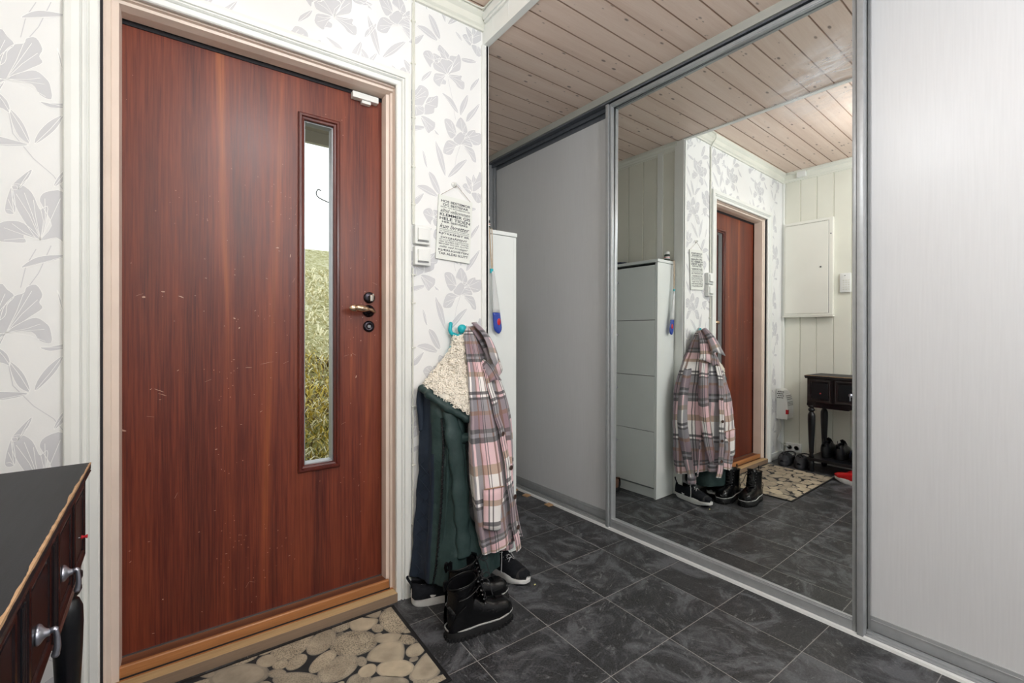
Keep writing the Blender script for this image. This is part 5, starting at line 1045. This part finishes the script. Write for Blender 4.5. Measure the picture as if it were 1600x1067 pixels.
def sneaker(name, loc, rz, label, mats=('blackfab', 'whitesole', 'lace'), group='black sneakers with white soles', L=.275, cat='sneaker', laces=True, toecap=True, tab=True):
    r = tag(empty(name, loc, (0, 0, rz)), label, cat, group); W = .050
    P = outline(L, W, 40, heel=.78)
    sole(r, P, [(lambda x: .004*max(0, x-.6)*6*(x > .6)+.010*max(0, x-.8)*3, .93), (lambda x: .010+.012*max(0, x-.7)*2.2, .995), (lambda x: .038+.016*(1-x)**2-.012*x+.012*max(0, x-.8)*3, 1.01), (lambda x: .050+.022*(1-x)**3-.020*x+.012*max(0, x-.8)*3, .95)], mats[1], 'midsole')
    sole(r, P, [(lambda x: .0005+.012*max(0, x-.75)*2.4, .90), (lambda x: .006+.012*max(0, x-.75)*2.4, .945)], 'rubber', 'outsole')
    bz = .033
    prof = [(0, .018, .052, .010, .004, 0, bz+.006), (.04, .031, .064, .021, .028, 0, bz), (.14, .037, .058, .029, .045, 0, bz), (.30, .037, .056, .028, .046, 0, bz), (.42, .038, .064, .017, .036, 0, bz), (.50, .040, .062, .003, .006, 0, bz), (.62, .043, .050, 0, 0, 0, bz), (.80, .042, .036, 0, 0, 0, bz), (.93, .031, .024, 0, 0, 0, bz+.004), (.985, .014, .010, 0, 0, 0, bz+.008)]
    loft_shoe(r, L, prof, mats[0], 'upper')
    if toecap:
        b = MB(); R = []
        for j in range(6):
            u = j/5; x = L*lerp(.86, .992, u); w = lerp(.0405, .012, u**1.5); h = lerp(.034, .012, u)
            R.append([Vector((x, w*math.cos(PI*k/12), bz+.002+h*math.sin(PI*k/12))) for k in range(13)])
        b.rings(R, False); b.build('toe_guard', 'rubber', r, smooth=True)
    if tab:
        b = MB(); b.tube(catmull([(.004, 0, .080), (-.008, 0, .100), (-.016, 0, .116), (-.010, 0, .118)], 4), .005, 8, flat=.35); b.build('pull_tab', mats[0], r, smooth=True)
    b = MB(); R = []
    for j in range(6):
        u = j/5; R.append([Vector((lerp(.165, .108, u), (q-2)*.010, lerp(.088, .118, u)-.004*abs(q-2))) for q in range(5)])
    b.rings(R, False); b.build('tongue', mats[0], r, smooth=True, solid=.005)
    if laces:
        b = MB()
        for j in range(4):
            x = .172-.016*j; z = .086+.0065*j
            for sg in (1, -1): b.tube(catmull([(x, -.021*sg, z-.008), (x-.008, 0, z+.006), (x-.016, .021*sg, z-.002)], 4), .0020, 6, flat=.6)
        for sg in (1, -1):
            b.tube(catmull([(.118, 0, .116), (.13, .022*sg, .112), (.142, .034*sg, .086), (.150, .043*sg, .060), (.152, .047*sg, .036)], 6), .0020, 6, flat=.6)
            b.tube(catmull([(.118, 0, .116), (.108, .016*sg, .124), (.12, .030*sg, .112), (.13, .016*sg, .108)], 6), .0020, 6, flat=.6)
        b.build('laces', mats[2], r, smooth=True)
    return r
sneaker('sneaker', (.760, 1.748, 0), math.radians(-14), 'left black sneaker with white sole, heel against the door casing')
sneaker('sneaker', (1.186, 1.842, 0), math.radians(-81), 'black white-laced sneaker in front of the shoe cabinet, toe towards the viewer')

# brown shoe in front of the shoe cabinet (seen in the mirror)
M['brownl'] = paint('brown_suede', (104, 74, 60), .8, 16, 60); M['navyl'] = paint('navy_leather', (28, 40, 66), .35, 10, 40)
sneaker('leather_shoe', (1.452, 2.125, 0), math.radians(75), 'single brown and dark low shoe standing in front of the shoe cabinet', ('brownl', 'rubber', 'blacklace'), None, .25, 'shoe', True, False, False)

# ------------------------------------------------------------------ pebble-print door mat
mt = tag(empty('door_mat', (0.27, 1.535, 0)), 'door mat printed with cream and grey river pebbles in front of the entrance door', 'door mat')
MX0, MX1, MY0, MY1 = -.158, .700, 1.290, 1.786
b = MB(); b.box(MX0-.27, MX1-.27, MY0-1.535, MY1-1.535, 0.0005, .005, .0015); b.build('backing', 'rubber', mt)
s = NT('pebble_print', .85, 0, .15); v = s.coord()
att = s.n('ShaderNodeAttribute', attribute_name='tone'); spk = s.noise(v, 210, 3, .7); big = s.noise(v, 16, 4)
att2 = s.n('ShaderNodeAttribute', attribute_name='speck')
ct = s.ramp(att.outputs['Fac'], [(0.0, (70, 70, 70)), (.35, (118, 114, 106)), (.6, (168, 156, 136)), (1.0, (196, 182, 156))])
ct = s.mix(s.math('MULTIPLY', s.ramp(spk, [(.50, (0, 0, 0)), (.56, (255, 255, 255))]), att2.outputs['Fac']), ct, (62, 60, 56)); ct = s.mix(.32, ct, s.ramp(big, [(.3, (96, 92, 86)), (.7, (210, 198, 176))]))
s.col(ct); M['pebble'] = s.m
random.seed(21)
peb = [(P, None) for P in MP]
placed = [(sum(p[0] for p in P)/len(P), sum(p[1] for p in P)/len(P), (max(p[0] for p in P)-min(p[0] for p in P))/2, (max(p[1] for p in P)-min(p[1] for p in P))/2) for P in MP]
tries = 0
for rad in (.050, .040, .030, .022, .015):
    for _ in range(900):
        x, y = random.uniform(MX0, MX1), random.uniform(MY0, MY1)
        rx = rad*random.uniform(.95, 1.35); ry = rad*random.uniform(.6, .85)
        if any(((x-c[0])/(c[2]*.98+rx*.66))**2+((y-c[1])/(c[3]*.98+ry*.66))**2 < 1 for c in placed): continue
        a = random.uniform(-.25, .25); P = [(x+rx*abs(math.cos(t))**.85*(1 if math.cos(t) > 0 else -1)*random.uniform(.93, 1.04), y+ry*math.sin(t)*random.uniform(.93, 1.04)) for t in [2*PI*k/12 for k in range(12)]]
        P = [(x+(u-x)*math.cos(a)-(w-y)*math.sin(a), y+(u-x)*math.sin(a)+(w-y)*math.cos(a)) for u, w in P]
        peb.append((P, None)); placed.append((x, y, rx, ry))
b = MB(); tones = []; specks = []
for k, (P, _) in enumerate(peb):
    S = smooth_poly(P); T = tessellate_polygon([[Vector((x, y, 0)) for x, y in S]])
    cx = sum(p[0] for p in S)/len(S); cy = sum(p[1] for p in S)/len(S)
    area = (max(p[0] for p in S)-min(p[0] for p in S))
    tn_ = (random.uniform(.5, 1.0) if area > .045 else random.uniform(.1, .7)); sp_ = random.choice((0, .15, .85, .5))
    lowp = k >= len(MP)
    for scl, dz, tt in ((1.07, 0, tn_*.5), (1.0, .00012, tn_*.8), (.88, .00024, tn_)):
        dz -= .00011*lowp
        for t in T:
            q = clip_poly([(cx+(S[i][0]-cx)*scl, cy+(S[i][1]-cy)*scl) for i in t], MX0+.012, MX1-.014, MY0+.012, MY1-.010)
            if q:
                try: b.bm.faces.new([b.bm.verts.new((x-.27, y-1.535, .0052+dz+.00001*(k % 9))) for x, y in q]); tones.append(tt); specks.append(sp_)
                except ValueError: pass
o = b.build('pebble_print', 'pebble', mt, recalc=False)
a1 = o.data.attributes.new('tone', 'FLOAT', 'FACE'); a2 = o.data.attributes.new('speck', 'FLOAT', 'FACE')
a1.data.foreach_set('value', tones[:len(o.data.polygons)]); a2.data.foreach_set('value', specks[:len(o.data.polygons)])
b = MB(); b.box(MX0+.012-.27, MX1-.014-.27, MY0+.012-1.535, MY1-.010-1.535, .005, .00515); b.build('dark_ground', paint('dark_mat_ground', (40, 42, 44), .9, 10, 40), mt)
b = MB(); b.box(-.004, .004, -.0025, .0025, 0, .004, .001); tag(b.build('crumb', paint('yellow_crumb', (226, 220, 150), .7, 10), None, loc=(1.262, 1.566, .0002)), 'tiny pale yellow crumb on the dark floor tiles', 'crumb')

# ------------------------------------------------------------------ black console table on the left wall
TR = math.radians(1.5)
ct_ = tag(empty('console_table', (-0.180, 1.516, 0), (0, 0, TR)), 'black console table with turned legs, wine-dark drawers and a low shelf against the panelled wall', 'console table')
# local frame: +x outward edge at 0, y runs back towards the viewer (negative)
TZ = .793; TLEN = 1.18; TD = -.355
b = MB(); b.box(TD, 0, -TLEN, 0, TZ-.016, TZ, .0012); b.build('table_top', 'top_black', ct_)
# chipped front edge: raw strip of varying width
random.seed(3); b = MB(); prev = .0012; n = 170
for k in range(n):
    y0, y1 = -TLEN*k/n, -TLEN*(k+1)/n; w = .0012+max(0, noise.noise(Vector((k*.11, 3, 0)))+.35)*.0042*min(1, .35+k/60)+random.uniform(0, .0010)
    b.quad((.0004, y0, TZ+.0004), (.0004, y1, TZ+.0004), (-w, y1, TZ+.0004), (-prev, y0, TZ+.0004)); b.quad((.0006, y0, TZ-.001-w*.8), (.0006, y1, TZ-.001-w*.8), (.0006, y1, TZ+.0004), (.0006, y0, TZ+.0004)); prev = w
b.build('chipped_edge', 'rawchip', ct_)
b = MB(); b.prism([(-.001, TZ-.016), (.001, TZ-.019), (-.003, TZ-.024), (-.008, TZ-.026), (-.02, TZ-.026), (-.02, TZ-.016)], (0, -.004, 0), (0, -TLEN, 0), (1, 0, 0), (0, 0, 1)); b.build('edge_moulding', 'wine_lacquer', ct_)
FX = -.010  # carcass face
b = MB(); b.box(TD+.01, FX-.010, -TLEN+.012, -.014, .560, TZ-.016, .002)
b.prism([(-.014, .562), (-.014, .545), (-.030, .536), (-.055, .531), (-.30, .531), (-.33, .545), (-.34, .562)], (FX-.006, 0, 0), (FX-.026, 0, 0), (0, 1, 0), (0, 0, 1))
b.build('carcass', 'wine_lacquer', ct_)
def drawer(y0, y1, handle):
    b = MB(); z0, z1 = .572, TZ-.026
    b.box(FX-.014, FX-.002, y0, y1, z0, z1, .0015)
    frame4b(b, y0+.004, y1-.004, z0+.004, z1-.004)
    d = b.build('drawer', ['wine_lacquer', 'black_lacquer'], ct_)
    yc = (y0+y1)/2-.024
    b = MB(); b.box(FX-.003, FX-.0008, y0+.030, y1-.030, z0+.034, z1-.034); b.build('drawer_field', 'black_lacquer', d)
    if handle:
        b = MB(); b.lathe([(.0145, 0), (.0155, .002), (.0135, .005), (.009, .008), (.006, .011), (.0052, .015)], (FX-.001, yc, .655), 'X', 28); b.tube([(FX+.0015, yc+.0125*math.cos(a), .655+.0125*math.sin(a)) for a in [2*PI*k/24 for k in range(24)]], .0018, 6, closed=True, cap=False); b.build('rosette', 'pewter', d, smooth=True)
        b = MB(); b.tube([(FX+.012, yc, .656), (FX+.019, yc, .657), (FX+.021, yc, .655)], .0044, 10); b.tube(catmull([(FX+.020, yc-.002, .658), (FX+.0215, yc-.002, .646), (FX+.022, yc-.002, .630), (FX+.020, yc-.002, .620)], 5), lambda t: .0032+.0018*t, 12); b.sphere((FX+.020, yc-.002, .619), .0052, 12); b.build('drop_handle', 'pewter', d, smooth=True)
    return d
def frame4b(b, y0, y1, z0, z1):
    pr = [(0, 0), (.001, .004), (.006, .005), (.011, .002), (.016, .004), (.021, .003), (.026, -.004), (.026, -.006), (0, -.006)]; n = len(pr); R = []
    for (cy, cz, sy, sz) in ((y0, z0, 1, 1), (y1, z0, -1, 1), (y1, z1, -1, -1), (y0, z1, 1, -1)):
        R.append([b.bm.verts.new((FX-.002+v, cy+sy*u, cz+sz*u)) for u, v in pr])
    for k in range(4):
        for i in range(n): b.bm.faces.new((R[k][i], R[k][(i+1) % n], R[(k+1) % 4][(i+1) % n], R[(k+1) % 4][i]))
drawer(-.196, -.020, False)
drawer(-.382, -.206, True)
drawer(-.608, -.424, True)
drawer(-.834, -.650, True)
for yy in (-.403, -.629):
    b = MB(); b.box(FX-.012, FX, yy-.018, yy+.018, .565, TZ-.026, .002)
    for k in range(3): b.box(FX-.001, FX+.002, yy-.011+k*.009, yy-.007+k*.009, .60, TZ-.05, .0008)
    b.build('fluted_stile', 'black_lacquer', ct_)
# side panel mouldings facing the door wall
pn = tag(empty('push_pin', (-0.1905, 1.400, .650), (0, 0, 0)), 'small red push pin stuck in the end drawer of the console table', 'push pin')
b = MB(); b.tube([(-.004, 0, 0), (.010, 0, .001)], .0014, 8); b.build('needle', 'steel', pn)
b = MB(); b.lathe([(.0042, .008), (.0042, .010), (.0026, .011), (.0026, .015), (.0044, .017), (.0044, .0185), (.002, .019)], (0, 0, .001), 'X', 16); b.build('head', 'red', pn, smooth=True)
def leg(x, y):
    b = MB(); b.lathe([(.012, .0), (.018, .004), (.022, .02), (.016, .045), (.020, .055), (.020, .095)], (x, y, 0), 'Z', 24)
    b.lathe([(.020, .118), (.015, .135), (.014, .150), (.018, .160), (.0175, .18), (.021, .26), (.0255, .36), (.0275, .43), (.0265, .465), (.020, .484), (.014, .490), (.0205, .497), (.0245, .506), (.0245, .512), (.020, .520), (.014, .524), (.024, .530), (.026, .534), (.026, .545)], (x, y, 0), 'Z', 28)
    return b.build('leg', 'black_lacquer', ct_, smooth=True)
for y in (-.042, -TLEN+.045):
    for x in (-.036, TD+.040): leg(x, y)
b = MB(); b.box(TD+.012, -.012, -TLEN+.02, -.018, .094, .118, .003); b.build('shelf', 'black_lacquer', ct_)

# shoes on the shelf and around it --------------------------------------
M['patent_soft'] = paint('black_leather', (22, 23, 27), .3, 6, 40)
for y_, lb in ((1.398, 'black leather shoe on the console shelf, nearest the door'), (1.300, 'black leather shoe on the console shelf, second from the door')):
    q_ = sneaker('leather_shoe', (-.262, y_, .1185), math.radians(180), lb, ('patent_soft', 'rubber', 'blacklace'), 'black leather shoes on the console shelf', .25, 'shoe', False, False, True); q_.scale = (1, .92, 1.3)
sneaker('leather_shoe', (-.250, 1.196, .1185), math.radians(180), 'navy blue low shoe on the console shelf beside the black pointed shoes', ('navyl', 'rubber', 'blacklace'), None, .24, 'shoe', False, False, False)
M['redl'] = paint('red_leather', (206, 30, 36), .35, 14, 30)
sneaker('sneaker', (-.030, 1.030, 0), math.radians(111), 'single bright red sneaker with white sole on the floor by the console table', ('redl', 'whitesole', 'whitesole'), None, .265, 'sneaker', False, False, False)
def clog(loc, rz, label):
    r = tag(empty('rubber_clog', loc, (0, 0, rz)), label, 'clog', 'dark rubber clogs beside the socket'); L = .255; r.scale = (1.0, 1.05, 1.25)
    P = outline(L, .050, 34, heel=.80)
    sole(r, P, [(.001, .94), (.004, 1.0), (.024, 1.02), (.030, .98)], 'clogm')
    prof = [(0, .020, .020, .014, .004, 0, .026), (.06, .036, .022, .030, .016, 0, .024), (.35, .041, .026, .034, .022, 0, .024), (.48, .044, .046, .034, .040, 0, .024), (.54, .046, .058, .010, .02, 0, .024), (.60, .047, .060, 0, 0, 0, .024), (.80, .045, .050, 0, 0, 0, .024), (.94, .032, .032, 0, 0, 0, .026), (.99, .014, .012, 0, 0, 0, .03)]
    loft_shoe(r, L, prof, 'clogm', 'upper')
    b = MB(); b.tube(catmull([(.125, -.046, .055), (.06, -.044, .060), (.004, -.022, .066), (-.004, 0, .068), (.004, .022, .066), (.06, .044, .060), (.125, .046, .055)], 5), .008, 8, flat=.4); b.build('heel_strap', 'clogm', r, smooth=True)
    b = MB()
    for (x, y, z) in ((.17, 0, .083), (.19, .016, .078), (.19, -.016, .078), (.21, 0, .076), (.16, .022, .077), (.16, -.022, .077), (.20, .038, .050), (.20, -.038, .050), (.17, .044, .046), (.17, -.044, .046)): b.sphere((x, y, z), .0048, 8, (1, 1, .5))
    b.build('vent_hole', 'inner', r)
    return r
M['clogm'] = paint('dark_grey_foam', (46, 47, 52), .7, 12, 30, bump=.2)
clog((-.44, 1.700, 0), math.radians(-3), 'dark grey rubber clog in the corner under the wall socket')
clog((-.445, 1.590, 0), math.radians(-7), 'dark grey rubber clog lying beside the console table leg')

# ------------------------------------------------------------------ hall lamp and two added fill globes
def globe_light(x, y, z, drop, r_, strength, label):
    r = tag(empty('lamp_or_fill_globe', (x, y, z)), label, 'ceiling lamp', 'opal globe pendant lamp and added fill globes')
    b = MB(); b.lathe([(.045, 0), (.045, -.012), (.030, -.024)], (0, 0, 0), 'Z', 30); b.build('ceiling_rose', 'whitesteel', r, smooth=True)
    b = MB(); b.tube([(0, 0, -.02), (0, 0, -drop+r_)], .003, 8); b.build('cord', 'cable', r)
    q = NT('opal_glass', .4); q.b.inputs['Base Color'].default_value = (.9, .9, .88, 1); q.b.inputs['Emission Color'].default_value = LAMPCOL; q.b.inputs['Emission Strength'].default_value = strength
    b = MB(); b.sphere((0, 0, -drop), r_, 24); b.build('shade', q.m, r, smooth=True)
    return r
LAMPCOL = (.93, .97, 1.0, 1)
globe_light(.34, .66, ZH, .34, .11, P1, 'round opal globe pendant above the middle of the hall')
globe_light(.42, -1.10, ZH, .45, .13, P2, 'added opal fill globe in the hall behind the viewer')  # added unseen fill light, softens the hall like a bounced flash
globe_light(1.25, -.80, ZL, .50, .13, P3, 'added opal fill globe by the wardrobe behind the viewer')  # added unseen globe that brightens the low ceiling

# ------------------------------------------------------------------ outdoors through the door glass
M['grass'] = None
s = NT('wild_grass', .9, 0, .1); v = s.coord(scale=(1, 1, 1)); n1 = s.noise(v, 1.1, 6, .7, 1.0); n2 = s.noise(v, 9, 6, .75, 1.5)
c = s.mix(s.ramp(s.math('ADD', s.math('DIVIDE', s.sep(s.coord())[1], 11.0), s.math('MULTIPLY', n1, .3)), [(.45, (0, 0, 0)), (.75, (255, 255, 255))]), s.ramp(n1, [(.3, (96, 98, 46)), (.5, (150, 142, 78)), (.7, (196, 186, 134))]), s.ramp(n2, [(.35, (150, 146, 96)), (.5, (206, 200, 160)), (.62, (250, 248, 240))])); c = s.mix(.5, c, s.ramp(n2, [(.35, (52, 54, 26)), (.55, (150, 146, 70)), (.7, (210, 200, 150))])); s.col(c).bump(n2, .8, .03); M['grass'] = s.m  # colour pales up the bank, overexposed glare painted in
M['grassblade'] = paint('yellow_green_blade', (172, 168, 66), .7, 60, 3)
random.seed(2); b = MB(); R = []
def gz(x, y):
    t = max(0, y-2.9); return -.10+t*.315+.0*t+.05*noise.noise(Vector((x*.8, y*.8, 0)))*2
for j in range(34):
    y = 2.2+(j/33)**1.6*14; R.append([Vector((-4+14*i/40, y, gz(-4+14*i/40, y) if y < 15 else gz(0, 15)+.0)) for i in range(41)])
b.rings(R, False); tag(b.build('ground_outside', 'grass', smooth=True), 'sloping grass bank outside the entrance door', kind='structure')
b = MB()
for k in range(5200):
    u = random.random(); y = 2.95+u**1.25*8.5; x = y*.252+random.uniform(-.26, .26)*(y/3)
    z = gz(x, y); h = random.uniform(.03, .13); a = random.uniform(0, 2*PI); w = random.uniform(.003, .008)*(y/3.2); l_ = random.uniform(.06, .20)
    p0 = Vector((x, y, z-.01)); d = Vector((math.cos(a), math.sin(a), 0)); s_ = Vector((-d.y, d.x, .3)); b.mi = random.choice((0, 1, 1, 2, 3)) if y < 4.2 else (random.choice((1, 1, 2, 3)) if y < 5.8 else 2)  # far blades all pale, matching the glare painted on the bank
    if (y > 5.8 and random.random() < .6) or (x > .98 and y < 3.6): continue
    Q = [p0+d*l_*q+Vector((0, 0, h*math.sin(PI*min(q, .95)*.8))) for q in (0, .35, .7, 1.0)]
    for q in range(3):
        wa, wb = w*(1-q*.25), w*(1-(q+1)*.3)
        b.quad(Q[q]-s_*wa, Q[q]+s_*wa, Q[q+1]+s_*wb, Q[q+1]-s_*wb)
o = b.build('grass_tuft', [paint('green_blade', (96, 108, 34), .7, 20), paint('yellow_blade', (206, 182, 84), .7, 30), paint('pale_blade', (230, 222, 184), .7, 26), paint('brown_blade', (112, 92, 56), .7, 20)]); tag(o, 'long yellow-green grass on the bank outside the door', 'grass', kind='stuff')
pr_ = tag(empty('porch_roof', (.6, 2.45, 0)), 'pale grey boarded porch roof edge seen through the door glass', 'porch roof')
b = MB(); b.box(-1.8, .44, -.42, .55, 2.34, 2.40); b.build('soffit', paint('grey_soffit', (176, 168, 158), .8, 12, 8), pr_)
b = MB(); b.box(-1.8, .44, .50, .53, 2.27, 2.42); b.build('fascia', paint('pale_fascia', (196, 192, 184), .8, 10), pr_)
hk2 = tag(empty('hanging_bracket', (.62, 2.9, 0)), 'thin curled metal bracket hanging outside the door glass', 'bracket')
b = MB(); b.tube(catmull([(.25, .0, 1.88), (.14, 0, 1.90), (.055, 0, 1.925), (.035, 0, 1.95), (.045, 0, 1.975), (.062, 0, 1.972)], 8), .0030, 6); b.build('wire', 'steel', hk2, smooth=True)
b = MB(); b.tube(catmull([(.25, 0, 1.88), (.30, 0, 1.95), (.32, .0, 2.25), (.32, -.1, 2.36)], 6), .0035, 6); b.build('stay', 'steel', hk2, smooth=True)
b = MB(); b.box(LX-.2, CX-.1, D+.16, D+.20, 2.45, 2.9); b.box(LX-1.5, OX0-.03, D+.16, D+.20, -.2, 2.9); b.box(OX1+.03, CX, D+.16, D+.20, -.2, 2.9); b.box(CX-.16, CX-.10, D+.20, YB+.2, -.2, 2.9); b.box(OX0-.04, OX1+.04, D+.16, D+.2, 2.2, 2.46)
tag(b.build('wall_outside', 'casing'), 'outer face of the house wall around the door', kind='structure')
b = MB(); b.box(LX-1.5, RX+.1, YR-.1, YB+.1, 2.72, 2.78); tag(b.build('roof', 'casing'), 'roof slab above the hall', kind='structure')
b = MB(); b.box(LX-.14, LX-.04, YR-.1, D+.16, -.05, 2.75); tag(b.build('wall_outer_left', 'casing'), 'outer layer of the panelled wall', kind='structure')
b = MB(); b.box(OX0-.02, OX1+.02, LY+.07, LY+.22, -.1, .055); tag(b.build('trim_7', 'sillgrey'), 'outer doorstep', kind='structure')
